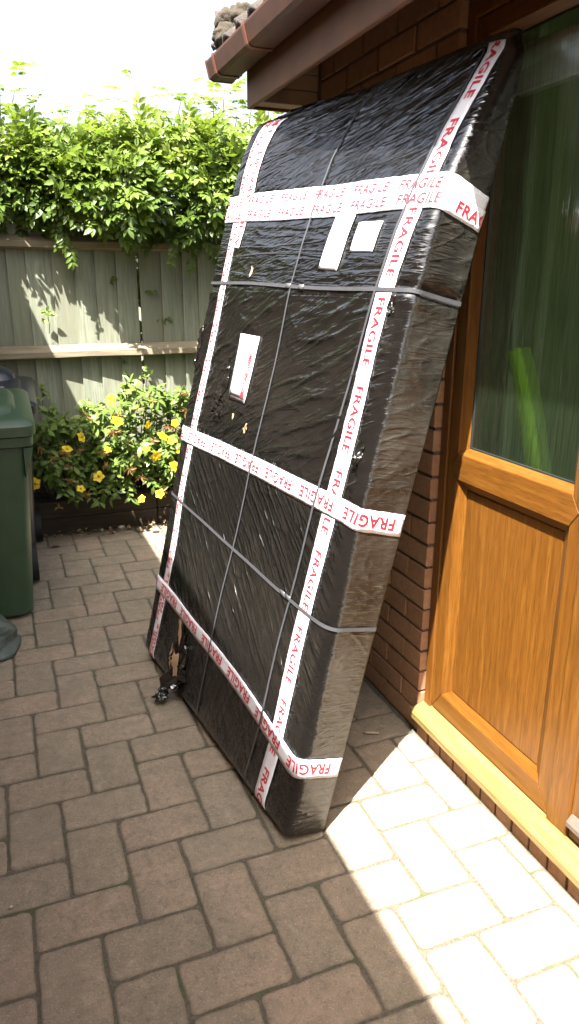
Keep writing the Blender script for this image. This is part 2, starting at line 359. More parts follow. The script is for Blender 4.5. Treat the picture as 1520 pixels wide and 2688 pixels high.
# ---- herringbone block paving
paving = tag(empty('paving', (-.7, .4, 0)), 'brown concrete block paving laid in herringbone', 'paving', kind='structure')
AX, BY, LX, LY = .1470, .1390, .2415, .2400
HX, HY = -1.175, .0695
YMAX, XMAX, XMIN, YMIN = 2.575, -.006, -1.80, -1.75
def paver_mesh(x0, x1, y0, y1, seed):
    """tumbled block: wavy edges, rounded corners, worn arris; origin at its centre"""
    rg = random.Random(seed); cx, cy = (x0+x1)/2, (y0+y1)/2; w, h = (x1-x0)/2, (y1-y0)/2
    r = min(.013, w*.5, h*.5); pts = []
    def edge(ax, ay, bx, by, n):
        for i in range(1, n):
            t = i/n; nx, ny = (by-ay), -(bx-ax); L = math.hypot(nx, ny) or 1; k = rg.uniform(-.0030, .0020)
            pts.append((ax+(bx-ax)*t+nx/L*k, ay+(by-ay)*t+ny/L*k))
    corners = [(-w, -h), (w, -h), (w, h), (-w, h)]
    for i, (sx, sy) in enumerate(((-1,-1),(1,-1),(1,1),(-1,1))):
        rr = r*rg.uniform(.45, 1.5); ccx, ccy = sx*(w-rr), sy*(h-rr); a0 = {0: math.pi, 1: 1.5*math.pi, 2: 0, 3: .5*math.pi}[i]
        for k in range(3):
            a = a0+k*math.pi/4; pts.append((ccx+rr*math.cos(a), ccy+rr*math.sin(a)))
        nx_, ny_ = corners[(i+1) % 4]; lx, ly = pts[-1]
        ex, ey = {0: (w-r, -h), 1: (w, h-r), 2: (-w+r, h), 3: (-w, -h+r)}[i]
        edge(lx, ly, ex, ey, 5)
    n = len(pts); V = []
    for (z, ins) in ((-.03, 0.0), (-.0050, 0.0), (-.0014, .0030), (-.0002, .008), (0, .020)):
        for (px, py) in pts:
            V.append((px*(1-min(ins/w, .45)), py*(1-min(ins/h, .45)), z))
    F = []
    for k in range(4):
        for i in range(n): F.append((k*n+i, k*n+(i+1) % n, (k+1)*n+(i+1) % n, (k+1)*n+i))
    F.append(tuple(range(4*n, 5*n)))
    me = bpy.data.meshes.new('paver'); me.from_pydata(V, [], F); me.update(); me.materials.append(M['paver']); set_attr(me, 'worn', [.75]*(2*n) + [.48]*n + [.06]*n + [0.0]*n)
    me.polygons.foreach_set('use_smooth', [len(p.vertices) == 4 for p in me.polygons])
    return me, cx, cy
J = .0027
HM = [paver_mesh(-LX/2+J, LX/2-J, -BY/2+J, BY/2-J, k)[0] for k in range(6)]
VM = [paver_mesh(-AX/2+J, AX/2-J, -LY/2+J, LY/2-J, 50+k)[0] for k in range(6)]
cells = []
for j in range(-12, 16):
    for i in range(-30, 31):
        ox = HX + i*AX + j*(AX-LX); oy = HY - i*BY - j*(BY+LY)
        for kind, (x0, x1, y0, y1) in (('h', (ox, ox+LX, oy-BY, oy)), ('v', (ox, ox+AX, oy-BY-LY, oy-BY))):
            if x1 < XMIN or x0 > XMAX-.012 or y1 < YMIN or y0 > YMAX-.012: continue
            cells.append((kind, x0, x1, y0, y1))
cells.sort(key=lambda c: math.hypot(c[1]+.8, c[3]-.3))
far_acc = Acc()
for idx, (kind, x0, x1, y0, y1) in enumerate(cells):
    full = x1 <= XMAX and y1 <= YMAX
    if full:
        me = random.choice(HM if kind == 'h' else VM); cx, cy = (x0+x1)/2, (y0+y1)/2
    else:
        me, cx, cy = paver_mesh(x0+J, min(x1, XMAX)-J, y0+J, min(y1, YMAX)-J, idx)
    if idx < 298:
        o = obj('paver', me, None, paving, (cx+.7, cy-.4, random.uniform(-.0026, .0010)))
        o.rotation_euler = (random.uniform(-.010, .010), random.uniform(-.010, .010), random.uniform(-.012, .012))
        if full and random.random() < .5: o.rotation_euler.z += math.pi
    else:
        far_acc.add([(v.co.x+cx+.7, v.co.y+cy-.4, v.co.z) for v in me.vertices], [tuple(p.vertices) for p in me.polygons])
if far_acc.V:
    tag(mesh('outer_pavers', far_acc.V, far_acc.F, M['paver'], paving), kind='stuff')

# ================================================================== HOUSE
house = tag(empty('house', (0, .5, 0)), 'brick house with golden oak door, brown soffit and gutter', 'house')
HO = Vector((0, .5, 0))
def hp(o, parent=None):
    """parent to the house keeping world coordinates"""
    p_ = parent or house; o.parent = p_; o.matrix_parent_inverse = Matrix.Translation(-HO) if p_ is house else o.matrix_parent_inverse
    return o
def hbox(name, *a, mat, parent=None, bev=0.0, seg=1):
    o = box(name, *a, mat, None, bev, seg); return hp(o, parent)
Y_END = .93; COURSES = 30; CH = .075
wall = hp(mesh('brick_wall', *(lambda A: (A.V, A.F))((lambda A: (
    A.add([(x, y, z) for z in (-.05, 2.262) for (x, y) in ((.0075, .006), (.25, .006), (.25, Y_END), (.0075, Y_END))],
          [(0,3,2,1),(4,5,6,7),(0,1,5,4),(1,2,6,5),(2,3,7,6),(3,0,4,7)]),
    A)[-1])(Acc())), M['mortar']))
hbox('brick_wall', .0, .25, -4.2, -1.5, -.05, 2.262, mat=M['nwall'])
def brick_mesh(name, l, h, dpt, seed):
    rg = random.Random(seed); bm = bmesh.new(); box_bm(bm, 0, dpt, 0, l, 0, h)
    bmesh.ops.bevel(bm, geom=bm.edges[:], offset=.0035, segments=2, affect='EDGES', profile=.6)
    for v_ in bm.verts: v_.co += Vector((rg.uniform(-.0008, .0008), rg.uniform(-.0008, .0008), rg.uniform(-.0008, .0008)))
    me = bpy.data.meshes.new(name); bm.to_mesh(me); bm.free(); me.materials.append(M['brick']); return me
FULL = [brick_mesh('brick', .215, .065, .1025, k) for k in range(5)]; HALF = [brick_mesh('brick', .1025, .065, .1025, 20+k) for k in range(4)]
for c in range(COURSES):
    y = 0.0; first = True; z = c*CH + .005
    while y < Y_END - .05:
        half = (first and c % 2 == 1) or (Y_END - y < .2)
        l = .1025 if half else .215
        o = obj('brick', random.choice(HALF if half else FULL), None, wall, (random.uniform(-.0018, .0012), y, z + random.uniform(-.0008, .0008)))
        y += l + .010; first = False
lint = hp(box('lintel_brickwork', .0075, .2, -1.5, .0055, 2.166, 2.262, M['mortar']))
for k in range(7): obj('brick', FULL[k % 5], None, lint, (random.uniform(-.0015, .001), -.2215 - k*.225, 2.18))
# bricks on edge under the door sill
plinth = hp(box('brick_plinth', .005, .2, -1.5, -.004, -.04, .0665, M['mortar'])); 
SOLD = [brick_mesh('brick', .065, .075, .1025, 40+k) for k in range(4)]
for k in range(20):
    obj('brick', random.choice(SOLD), None, plinth, (random.uniform(-.004, -.001), -.074 - k*.0735, -.009 + random.uniform(-.002, .002)))

# ---- door set
door = hp(box('door', .022, .085, -1.46, -.039, 2.117, 2.165, M['oak_h'], None, .003, 2))      # head of the door frame; the other members are its children
def dpart(name, *a, mat, bev=.003, seg=2):
    o = box(name, *a, mat, None, bev, seg); o.parent = door; return o
OV, OH = M['oak_v'], M['oak_h']
# threshold sill with sloping top and drip nose
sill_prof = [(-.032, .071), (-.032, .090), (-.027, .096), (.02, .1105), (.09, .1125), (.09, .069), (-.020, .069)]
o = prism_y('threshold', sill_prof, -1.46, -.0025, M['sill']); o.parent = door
# outer frame jambs, head, mullion
dpart('frame_jamb', .024, .085, -.038, -.0025, .1085, 2.165, mat=OV)
dpart('frame_jamb', .024, .085, -.690, -.616, .112, 2.116, mat=OV)
dpart('frame_jamb', .024, .085, -1.46, -1.40, .112, 2.116, mat=OV)
def bead(name, pts_outer, pts_inner, xo, xi, mat):
    """sloping glazing bead between an outer line and an inner (deeper) line: two points (y,z) each"""
    (a, b), (c, d_) = pts_outer, pts_inner
    V = [(xo, *a), (xo, *b), (xi, *d_), (xi, *c), (xi+.006, *a), (xi+.006, *b), (xi+.006, *d_), (xi+.006, *c)]
    F = [(0, 1, 2, 3), (4, 7, 6, 5), (0, 4, 5, 1), (3, 2, 6, 7), (0, 3, 7, 4), (1, 5, 6, 2)]
    o = mesh(name, V, F, mat, door)
    bm = bmesh.new(); bm.from_mesh(o.data); bmesh.ops.recalc_face_normals(bm, faces=bm.faces); bm.to_mesh(o.data); bm.free(); return o
def mitred(name, outl, mat, x0, x1):
    n = len(outl); V = [(x0, *q) for q in outl] + [(x1, *q) for q in outl]
    F = [tuple(range(n)), tuple(range(n, 2*n))[::-1]] + [(i, n+i, n+(i+1) % n, (i+1) % n) for i in range(n)]
    bm = bmesh.new(); vv = [bm.verts.new(q) for q in V]
    for f in F: bm.faces.new([vv[i] for i in f])
    bmesh.ops.recalc_face_normals(bm, faces=bm.faces); bmesh.ops.bevel(bm, geom=bm.edges[:], offset=.0018, segments=2, affect='EDGES')
    me = bpy.data.meshes.new(name); bm.to_mesh(me); bm.free(); return obj(name, me, mat, door)
def leaf(yl, yr):
    """a door leaf between y=yl (far side) and y=yr (near side)"""
    x0, x1 = .031, .082; zb, zt = .115, 2.1145; sw = .050; e = .0006
    il, ir = yl-sw, yr+sw
    zr0, zr1 = .913, .992                         # mid rail
    br = .184; tr = 2.068
    m_ = .028
    # stiles with a pointed notch where the mid rail is mitred in
    mitred('stile', [(yl, zb), (yl, zt), (il, tr), (il, zr1), (il+m_, (zr0+zr1)/2), (il, zr0), (il, br)], OV, x0, x1)
    mitred('stile', [(yr, zb), (ir, br), (ir, zr0), (ir-m_, (zr0+zr1)/2), (ir, zr1), (ir, tr), (yr, zt)], OV, x0, x1)
    mitred('bottom_rail', [(yl-e, zb), (il-e, br), (ir+e, br), (yr+e, zb)], OH, x0, x1)
    mitred('mid_rail', [(il-e, zr0), (il+m_-e, (zr0+zr1)/2), (il-e, zr1), (ir+e, zr1), (ir-m_+e, (zr0+zr1)/2), (ir+e, zr0)], OH, x0-.001, x1)
    mitred('top_rail', [(yl-e, zt), (yr+e, zt), (ir+e, tr), (il-e, tr)], OH, x0, x1)
    for (za, zb_, nm, dp) in ((br, zr0, 'panel', .050), (zr1, tr, 'glass', .055)):
        w = .030 if nm == 'panel' else .022; xo = x0+.003
        bead('glazing_bead', ((il, za), (il, zb_)), ((il-w, za+w*.8), (il-w, zb_-w*.8)), xo, dp, OV)
        bead('glazing_bead', ((ir, zb_), (ir, za)), ((ir+w, zb_-w*.8), (ir+w, za+w*.8)), xo, dp, OV)
        bead('glazing_bead', ((ir, za), (il, za)), ((ir+w, za+w*.8), (il-w, za+w*.8)), xo, dp, OH)
        bead('glazing_bead', ((il, zb_), (ir, zb_)), ((il-w, zb_-w*.8), (ir+w, zb_-w*.8)), xo, dp, OH)
        if nm == 'panel':
            dpart('panel', dp+.0035, dp+.02, il-w*.6, ir+w*.6, za+w*.5, zb_-w*.5, mat=OV, bev=0)
            dpart('panel', dp+.0005, dp+.0034, il-w-.004, ir+w+.004, za+w*.8+.004, zb_-w*.8-.004, mat=OV, bev=.001, seg=1)
        else:
            gz = .004
            for (a0, a1, b0, b1) in ((il-w, il-w-gz, za+w*.8, zb_-w*.8), (ir+w+gz, ir+w, za+w*.8, zb_-w*.8), (il-w-gz, ir+w+gz, za+w*.8, za+w*.8+gz), (il-w-gz, ir+w+gz, zb_-w*.8-gz, zb_-w*.8)):
                dpart('gasket', dp-.001, dp+.0055, a0, a1, b0, b1, mat=M['gasket'], bev=0)
            o = mesh('glass_pane', [(dp+.004, il-w*.7, za+w*.5), (dp+.004, ir+w*.7, za+w*.5), (dp+.004, ir+w*.7, zb_-w*.5), (dp+.004, il-w*.7, zb_-w*.5)], [(0, 1, 2, 3)], M['glass'], door)
leaf(-.0395, -.6145)
leaf(-.6915, -1.3985)
# aluminium-look weather bar on the neighbouring leaf
o = prism_y('weather_bar', [(.0295, .152), (.0295, .187), (.024, .187), (.010, .170), (.010, .158), (.016, .152)], -1.395, -.700, M['step']); o.parent = door
# room behind the glass
rx0, rx1, ry0, ry1, rz0, rz1 = .26, 2.9, -2.4, .9, .05, 2.3
room = mesh('room', [(x, y, z) for z in (rz0, rz1) for (x, y) in ((rx0, ry0), (rx1, ry0), (rx1, ry1), (rx0, ry1))],
            [(0, 1, 2, 3), (7, 6, 5, 4), (1, 5, 6, 2), (2, 6, 7, 3)], M['room']); hp(room)
wv = [(x, ry0, z) for x, z in ((rx0, rz0), (rx1, rz0), (rx1, rz1), (rx0, rz1), (.4, .5), (2.75, .5), (2.75, 2.2), (.4, 2.2))]
hp(mesh('room_added_opening_wall', wv, [(0, 1, 5, 4), (1, 2, 6, 5), (2, 3, 7, 6), (3, 0, 4, 7)], M['room']))  # out-of-view opening added to let sky light brighten the room
fr_ = mesh('room_reveal', [(rx0, ry0, rz0), (rx0, -1.5, rz0), (rx0, -1.5, rz1), (rx0, ry0, rz1), (rx0, .005, rz0), (rx0, ry1, rz0), (rx0, ry1, rz1), (rx0, .005, rz1), (rx0, -1.5, 2.18), (rx0, .005, 2.18)],
           [(0, 1, 2, 3), (4, 5, 6, 7), (8, 9, 7, 2)], M['room']); hp(fr_)

# ---- roof edge
EY0, EY1 = -4.0, 1.055
hbox('gable_soffit', -.2125, .30, .950, EY1-.015, 2.108, 2.116, mat=M['soffit'])
for (z0, z1) in ((2.101, 2.149), (2.153, 2.203), (2.207, 2.2555)): hbox('cladding_board', -.2125, .26, .934, .9485, z0, z1, mat=M['soffit'], bev=.002)
hbox('fascia', -.231, -.213, EY0, EY1, 2.098, 2.27, mat=M['fascia'], bev=.004, seg=2)
hbox('fascia_end', -.2125, .32, EY1-.0135, EY1-.002, 2.0985, 2.2555, mat=M['fascia'], bev=.002)
soff = hbox('soffit', -.2125, .02, EY0, EY1-.001, 2.2635, 2.272, mat=M['soffit'])
yy = EY1-.004; 
while yy > -2.6:
    o = box('soffit_board', -.212, -.003, yy-.143, yy, 2.256, 2.263, M['soffit'], None, .0018, 1); o.parent = soff; o.matrix_parent_inverse = Matrix.Translation(HO)@Matrix.Translation(-HO)
    yy -= .150
GP = [(-.236, 2.272), (-.236, 2.182), (-.246, 2.170), (-.318, 2.170), (-.334, 2.183), (-.347, 2.268), (-.347, 2.280), (-.341, 2.280), (-.341, 2.270), (-.328, 2.187), (-.315, 2.176), (-.248, 2.176), (-.242, 2.184), (-.242, 2.272)]
GZ = lambda z: 2.280 - (2.280-z)*.60
GP = [(x, GZ(z)) for x, z in GP]
gut = hp(prism_y('gutter', GP, EY0, 1.185, M['gutter']))
cap = prism_y('gutter_end_cap', [(x, GZ(z)) for x, z in [(-.235, 2.274), (-.235, 2.180), (-.245, 2.167), (-.319, 2.167), (-.337, 2.181), (-.350, 2.268), (-.350, 2.282), (-.339, 2.282), (-.339, 2.274)]], 1.1855, 1.196, M['gutter']); cap.parent = gut
for yb in (1.10, .735, -.2, -1.1, -2.0):
    outl = [(-.2355, 2.275), (-.2355, 2.180), (-.2450, 2.1665), (-.3192, 2.1665), (-.3375, 2.1815), (-.3505, 2.268), (-.3505, 2.2845), (-.337, 2.2845), (-.337, 2.2805), (-.347, 2.2805), (-.347, 2.268), (-.334, 2.183), (-.318, 2.170), (-.246, 2.170), (-.236, 2.182), (-.236, 2.275)]
    outl = [(x, GZ(z)-(.0018 if z < 2.2 else 0)) for x, z in outl]
    o = prism_y('gutter_clip', outl, yb-.011, yb+.011, M['clip']); o.parent = gut

roof = hp(mesh('roof', [(-.30, EY0, 2.262), (-.30, 1.2, 2.262), (3.2, 1.2, 4.71), (3.2, EY0, 4.71), (-.30, EY0, 2.285), (-.30, 1.2, 2.285), (3.2, 1.2, 4.735), (3.2, EY0, 4.735)],
               [(0, 1, 2, 3), (4, 7, 6, 5), (0, 4, 5, 1), (1, 5, 6, 2), (2, 6, 7, 3), (3, 7, 4, 0)], M['bedding']))
def tile_mesh():
    """interlocking roll tile: profile across y, run up the slope, real thickness"""
    prof = []; W = .33
    for k in range(25):
        t = k/24; y_ = -t*W
        z_ = .018*math.cos(2*math.pi*t*2) + (.012 if t < .16 else 0)*math.sin(t/.16*math.pi)
        prof.append((y_, z_))
    V = []; n = len(prof)
    for (s_, th_) in ((0, 0), (.42, 0), (0, -.018), (.42, -.018)):
        for (y_, z_) in prof: V.append((s_, y_, z_+th_))
    F = []
    for i in range(n-1):
        F += [(i, i+1, n+i+1, n+i), (2*n+i, 3*n+i, 3*n+i+1, 2*n+i+1), (i, 2*n+i, 2*n+i+1, i+1), (n+i, n+i+1, 3*n+i+1, 3*n+i)]
    F += [(0, n, 3*n, 2*n), (n-1, 3*n-1, 4*n-1, 2*n-1)]
    me = bpy.data.meshes.new('roof_tile'); me.from_pydata(V, [], F); me.update(); me.materials.append(M['tile']); me.polygons.foreach_set('use_smooth', [True]*len(me.polygons)); return me
TM = tile_mesh(); PA = math.atan2(2.45, 3.5)
for rI in range(4):
    for cI in range(11):
        s_ = rI*.33 + .012; x_ = -.30 + s_*math.cos(PA); z_ = 2.335 + s_*math.sin(PA)
        o = obj('roof_tile', TM, None, roof, (x_, 1.285 - cI*.30, z_ + random.uniform(-.003, .003)))
        o.rotation_euler = (random.uniform(-.012, .012), -PA + .045, 0)
# lumpy verge mortar under the end tiles
def lump(name, c, rad, mat, parent, seed, amp=.35, sub=3, sq=(1, 1, 1)):
    bm = bmesh.new(); bmesh.ops.create_icosphere(bm, subdivisions=sub, radius=1)
    P_ = np.array([v_.co[:] for v_ in bm.verts])
    d1 = gnoise(P_[:, 0]*1.9+seed, P_[:, 1]*1.9+P_[:, 2]*1.3, seed) + .5*gnoise(P_[:, 0]*4.3, P_[:, 2]*4.3+P_[:, 1]*2+seed, seed+1)
    for v_, k in zip(bm.verts, d1):
        v_.co = Vector((v_.co.x*rad*sq[0], v_.co.y*rad*sq[1], v_.co.z*rad*sq[2]))*(1+amp*float(k)) + Vector(c)
    me = bpy.data.meshes.new(name); bm.to_mesh(me); bm.free(); me.polygons.foreach_set('use_smooth', [True]*len(me.polygons))
    return obj(name, me, mat, parent)
for k, (x_, y_, z_, r_) in enumerate(((-.255, 1.225, 2.375, .050), (-.225, 1.245, 2.425, .055), (-.175, 1.235, 2.445, .060))):
    lump('verge_mortar', (x_, y_, z_), r_, M['bedding'], roof, 90+k, .35, 4, (1.1, .8, .9))
V, F = tube_data([(-.255, 1.27, 2.40), (-.275, 1.285, 2.44), (-.268, 1.29, 2.475), (-.245, 1.285, 2.485)], [.010, .012, .011, .006], 7); mesh('broken_tile_edge', V, F, M['tile'], roof, True)
# ---- neighbouring building on the other side of the passage; its eaves shade the paving
nb = tag(empty('neighbour_building', (-2.4, 0, 0)), 'low flat roofed brick building beside the passage, its eaves shading the paving', 'building')
def nbp(o): o.parent = nb; o.matrix_parent_inverse = Matrix.Translation((2.4, 0, 0)); return o
EX, EZ = -1.435, 2.50
nbp(box('brick_wall', -2.15, -1.93, -7, 9, -.05, 2.42, M['nwall']))
nbp(prism_y('eaves_box', [(-1.93, 2.33), (EX-.10, 2.33), (EX-.10, 2.47), (-1.93, 2.47)], -7.2, 9.2, M['fascia']))
nbp(prism_y('gutter', [(EX-.098, 2.39), (EX-.012, 2.39), (EX, 2.41), (EX, EZ), (EX-.098, EZ)], -7.2, 9.2, M['gutter']))
nbp(prism_y('roof', [(EX-.05, 2.472), (-4.5, 2.472), (-4.5, 2.52), (EX-.05, 2.498)], -7.3, 9.3, M['tile']))

# ================================================================== FENCE, BED, BINS
YF = 2.95
fence = tag(empty('garden_fence', (0, YF, 0)), 'weathered grey green overlapping board fence behind the shrub', 'fence')
BX = [-1.62, -1.49, -1.36, -1.23, -1.102, -.994, -.848, -.722, -.602, -.476, -.340, -.195, -.059, .045]
while BX[-1] < 1.7: BX.append(BX[-1] + .128)
for k in range(len(BX)-1):
    x0, x1 = BX[k], BX[k+1]; w = x1-x0
    gap = .012 if abs(x0 + .340) < .01 else -.016
    bm = bmesh.new(); za, zb_ = .12, 1.90 + random.uniform(-.012, .012)
    lean = random.uniform(-.003, .003); nseg = 10
    rows = []
    for i in range(nseg+1):
        z_ = za + (zb_-za)*i/nseg; wob = random.uniform(-.0012, .0012)
        xa, xb = x0 + gap*0 + (.008 if gap > 0 else 0) + lean*i/nseg + wob, x1 + .016 + lean*i/nseg + wob
        if abs(x1 + .340) < .01: xb = x1 - .004
        rows.append([(xa, -.024 + wob, z_), (xb, -.004 + wob, z_), (xb, .003, z_), (xa, -.004, z_)])
    V = [c for r_ in rows for c in r_]; F = []
    for i in range(nseg):
        for q in range(4): F.append((i*4+q, i*4+(q+1) % 4, (i+1)*4+(q+1) % 4, (i+1)*4+q))
    F += [(3, 2, 1, 0), tuple(nseg*4+q for q in range(4))]
    mesh('board', V, F, M['fence'], fence)
def rail(z0, z1, dep):
    n_ = 24; V = []; F = []
    for i in range(n_+1):
        x_ = -1.7 + 3.5*i/n_; a = .006*float(gnoise(i*.4, z0*9, 3)); b_ = .005*float(gnoise(i*.7+9, z0*5, 4))
        V += [(x_, -.0255, z0+a), (x_, -.021-dep+b_, z0+.012+a), (x_, -.021-dep+b_, z0+.045+a), (x_, -.0255, z1+a)]
    for i in range(n_):
        for q in range(4): F.append((i*4+q, (i+1)*4+q, (i+1)*4+(q+1) % 4, i*4+(q+1) % 4))
    F += [(0, 1, 2, 3), tuple(n_*4+q for q in (3, 2, 1, 0))]
    mesh('rail', V, F, M['rail'], fence)
rail(1.030, 1.112, .062); rail(1.665, 1.745, .055); rail(.30, .38, .06)
for px in (-1.5, .9): box('post', px-.05, px+.05, .004, .104, 0, 1.86, M['rail'], fence, .004)

bed = tag(empty('raised_bed', (0, 2.6, 0)), 'dark timber sleeper edging holding the flower bed in front of the fence', 'bed edging')
for (z0, z1, off) in ((-.02, .098, 0), (.1, .205, .006)):
    for (xa, xb) in ((-1.75, -.36), (-.355, 1.6)):
        box('sleeper', xa, xb, off, .09+off, z0, z1, M['sleeper'], bed, .006, 2)
n_ = 60; V = []; F = []
for i in range(n_+1):
    for k in range(13):
        x_ = -1.75 + 3.4*i/n_; y_ = 2.69 + .27*k/12
        V.append((x_, y_, .185 + .022*float(gnoise(x_*7, y_*7, 5)) + .012*float(gnoise(x_*25, y_*25, 6))))
for i in range(n_):
    for k in range(12): F.append((i*13+k, (i+1)*13+k, (i+1)*13+k+1, i*13+k+1))
tag(mesh('soil', V, F, M['soil'], None, True), 'dark soil of the flower bed', 'soil', kind='structure')

# ---- wheelie bins
def rr_ring(w, d_, r, z, n=5, cy=0.0):
    pts = []
    for (sx, sy, a0) in ((1, -1, -90), (1, 1, 0), (-1, 1, 90), (-1, -1, 180)):
        for k in range(n+1):
            a = math.radians(a0 + 90*k/n); pts.append((sx*(w/2-r) + r*math.cos(a), cy + sy*(d_/2-r) + r*math.sin(a), z))
    return pts
def loft(rings, cap0=True, cap1=True):
    n = len(rings[0]); V = [p for r_ in rings for p in r_]; F = []
    for i in range(len(rings)-1):
        for k in range(n): F.append((i*n+k, i*n+(k+1) % n, (i+1)*n+(k+1) % n, (i+1)*n+k))
    if cap0: F.append(tuple(range(n))[::-1])
    if cap1: F.append(tuple(range((len(rings)-1)*n, len(rings)*n)))
    return V, F
def sm(o, ang=35):
    me = o.data; me.polygons.foreach_set('use_smooth', [True]*len(me.polygons))
    try: me.set_sharp_from_angle(angle=math.radians(ang))
    except Exception: pass
    return o
def wheelie_bin(loc, mat, label, hump, lid_h):
    b_ = tag(empty('wheelie_bin', loc), label, 'wheelie bin', 'wheelie bins standing beside the passage')
    # local: x right, -y front, z up; origin at ground centre of body
    rings = [rr_ring(.40, .46, .05, .012), rr_ring(.435, .495, .06, .03), rr_ring(.50, .56, .055, .55), rr_ring(.535, .60, .05, .86)]
    sm(mesh('body', *loft(rings), mat, b_))
    sm(mesh('rim', *loft([rr_ring(.535, .60, .05, .835), rr_ring(.575, .645, .05, .845), rr_ring(.58, .65, .05, .885), rr_ring(.565, .635, .045, .890)]), mat, b_))
    # gussets under the rim
    for sx in (-1, 1):
        mesh('gusset', [(sx*.245, -.30, .835), (sx*.285, -.30, .835), (sx*.245, -.30, .70), (sx*.245, -.24, .835), (sx*.285, -.24, .835), (sx*.245, -.24, .70)],
             [(0, 1, 2), (3, 5, 4), (0, 3, 4, 1), (1, 4, 5, 2), (2, 5, 3, 0)], mat, b_)
    # lid: skirt, gently sloping plate and raised moulded hump
    def slope(ring, k): return [(x, y, z + (y+.33)*k) for x, y, z in ring]
    lid = sm(mesh('lid', *loft([slope(rr_ring(.600, .67, .05, .892), .10), slope(rr_ring(.605, .675, .05, .935), .10), slope(rr_ring(.575, .645, .045, .950), .10), slope(rr_ring(.50, .56, .06, .957), .10)]), mat, b_))
    if hump == 'dome':
        sm(mesh('lid_hump', *loft([slope(rr_ring(.47, .50, .13, .957, 8, .02), .10), slope(rr_ring(.45, .48, .13, .978, 8, .02), .10), slope(rr_ring(.40, .43, .12, .985+lid_h, 8, .03), .10), slope(rr_ring(.30, .33, .11, .990+lid_h, 8, .04), .10)]), mat, lid), 50)
        sm(mesh('lid_grip', *loft([slope(rr_ring(.15, .05, .02, .96, 4, -.24), .1), slope(rr_ring(.14, .045, .02, .985, 4, -.235), .1)]), mat, lid))
    else:
        for (x_, w_) in ((-.14, .2), (.135, .2)):
            sm(mesh('lid_ridge', *loft([[(x+x_, y, z) for x, y, z in slope(rr_ring(w_, .44, .04, .956), .1)], [(x+x_, y, z) for x, y, z in slope(rr_ring(w_-.03, .41, .04, .985), .1)]]), mat, lid))
        sm(mesh('lid_hump', *loft([slope(rr_ring(.44, .22, .08, .957, 6, .16), .1), slope(rr_ring(.40, .19, .08, 1.01, 6, .17), .1), slope(rr_ring(.30, .12, .05, 1.035, 6, .18), .1)]), mat, lid))
        V, F = tube_data([(-.16, -.16, .99), (-.15, -.17, 1.015), (0, -.175, 1.02), (.15, -.17, 1.015), (.16, -.16, .99)], .012, 8)
        sm(mesh('lid_grip', V, F, mat, lid))
    V, F = tube_data([(-.25, .38, .99), (.25, .38, .99)], .016, 8); sm(mesh('handle', V, F, mat, b_))
    for sx in (-1, 1):
        V, F = tube_data([(sx*.22, .24, .10), (sx*.265, .24, .10)], .10, 20); w_ = sm(mesh('wheel', V, F, M['rubber'], b_))
        box('handle_bracket', sx*.2-.02, sx*.2+.02, .30, .39, .94, 1.0, mat, b_, .005)
    return b_
wheelie_bin((-1.392, 1.655, 0), M['bin_green'], 'dark green wheelie bin with a domed lid on the paving', 'dome', 0).scale.z = .965
b2 = wheelie_bin((-1.342, 2.30, 0), M['bin_black'], 'blue black wheelie bin with a ridged lid behind the green one', 'ridge', 0)
b2.rotation_euler.z = -.03; b2.scale.z = .95
# grey-green plastic sack slumped in front of the green bin
def sack():
    n1, n2 = 40, 26; V = []; F = []
    for i in range(n2+1):
        t = i/n2
        for k in range(n1):
            a = 2*math.pi*k/n1
            R = (.235*(1-t**2.6)**.55)*(1 + .10*math.sin(3*a+1) + .05*math.sin(7*a+t*5))
            R += .012*float(gnoise(a*3.0, t*9, 8)) + .006*float(gnoise(a*9, t*22, 9))
            if t < .1: R *= 1 + .22*max(0, math.cos(a+.55))**6*(1-t*10)
            V.append((R*math.cos(a), R*math.sin(a)*.9, .255*t**.85 + .012*float(gnoise(a*4, t*6, 10))*t))
    for i in range(n2):
        for k in range(n1): F.append((i*n1+k, i*n1+(k+1) % n1, (i+1)*n1+(k+1) % n1, (i+1)*n1+k))
    F.append(tuple(range(n1))[::-1]); F.append(tuple(range(n2*n1, (n2+1)*n1)))
    o = mesh('plastic_sack', V, F, M['sack'], None, True, (-1.470, 1.165, .002)); o.scale = (.82, .85, .72)
    return tag(o, 'grey green plastic sack slumped in front of the green bin', 'sack')
sack()

# ================================================================== WRAPPED PARCEL
PB = np.array([-.500, -.339, .004]); PSI, TH = .1204, .2530
PD = np.array([math.sin(PSI), -math.cos(PSI), 0]); PH = np.array([math.cos(PSI), math.sin(PSI), 0]); PZ = np.array([0, 0, 1.])
PU = math.sin(TH)*PH + math.cos(TH)*PZ; PN = -math.cos(TH)*PH + math.sin(TH)*PZ
WD, LEN, T0 = 1.245, 2.095, .15
TV = [-.2, 0, .2, .6, .9, 1.3, 1.46, 1.6, 1.71, 1.85, 1.97, 2.05, 2.10]; TW = [.13, .13, .13, .143, .157, .156, .156, .148, .133, .1, .06, .032, .022]
def thick(u, v):
    full = np.interp(v, TV, TW); base = np.interp(np.minimum(v, 1.3), TV, TW)
    k = .22 + .78*sstep(.05, .62, u)
    t_ = base - (base-full)*k
    return np.where(v > 2.02, t_*(1 - .5*sstep(2.02, 2.10, v)*(1-sstep(.1, .7, u))), t_)
nS, nA, nFr, nL = 30, 9, 300, 20
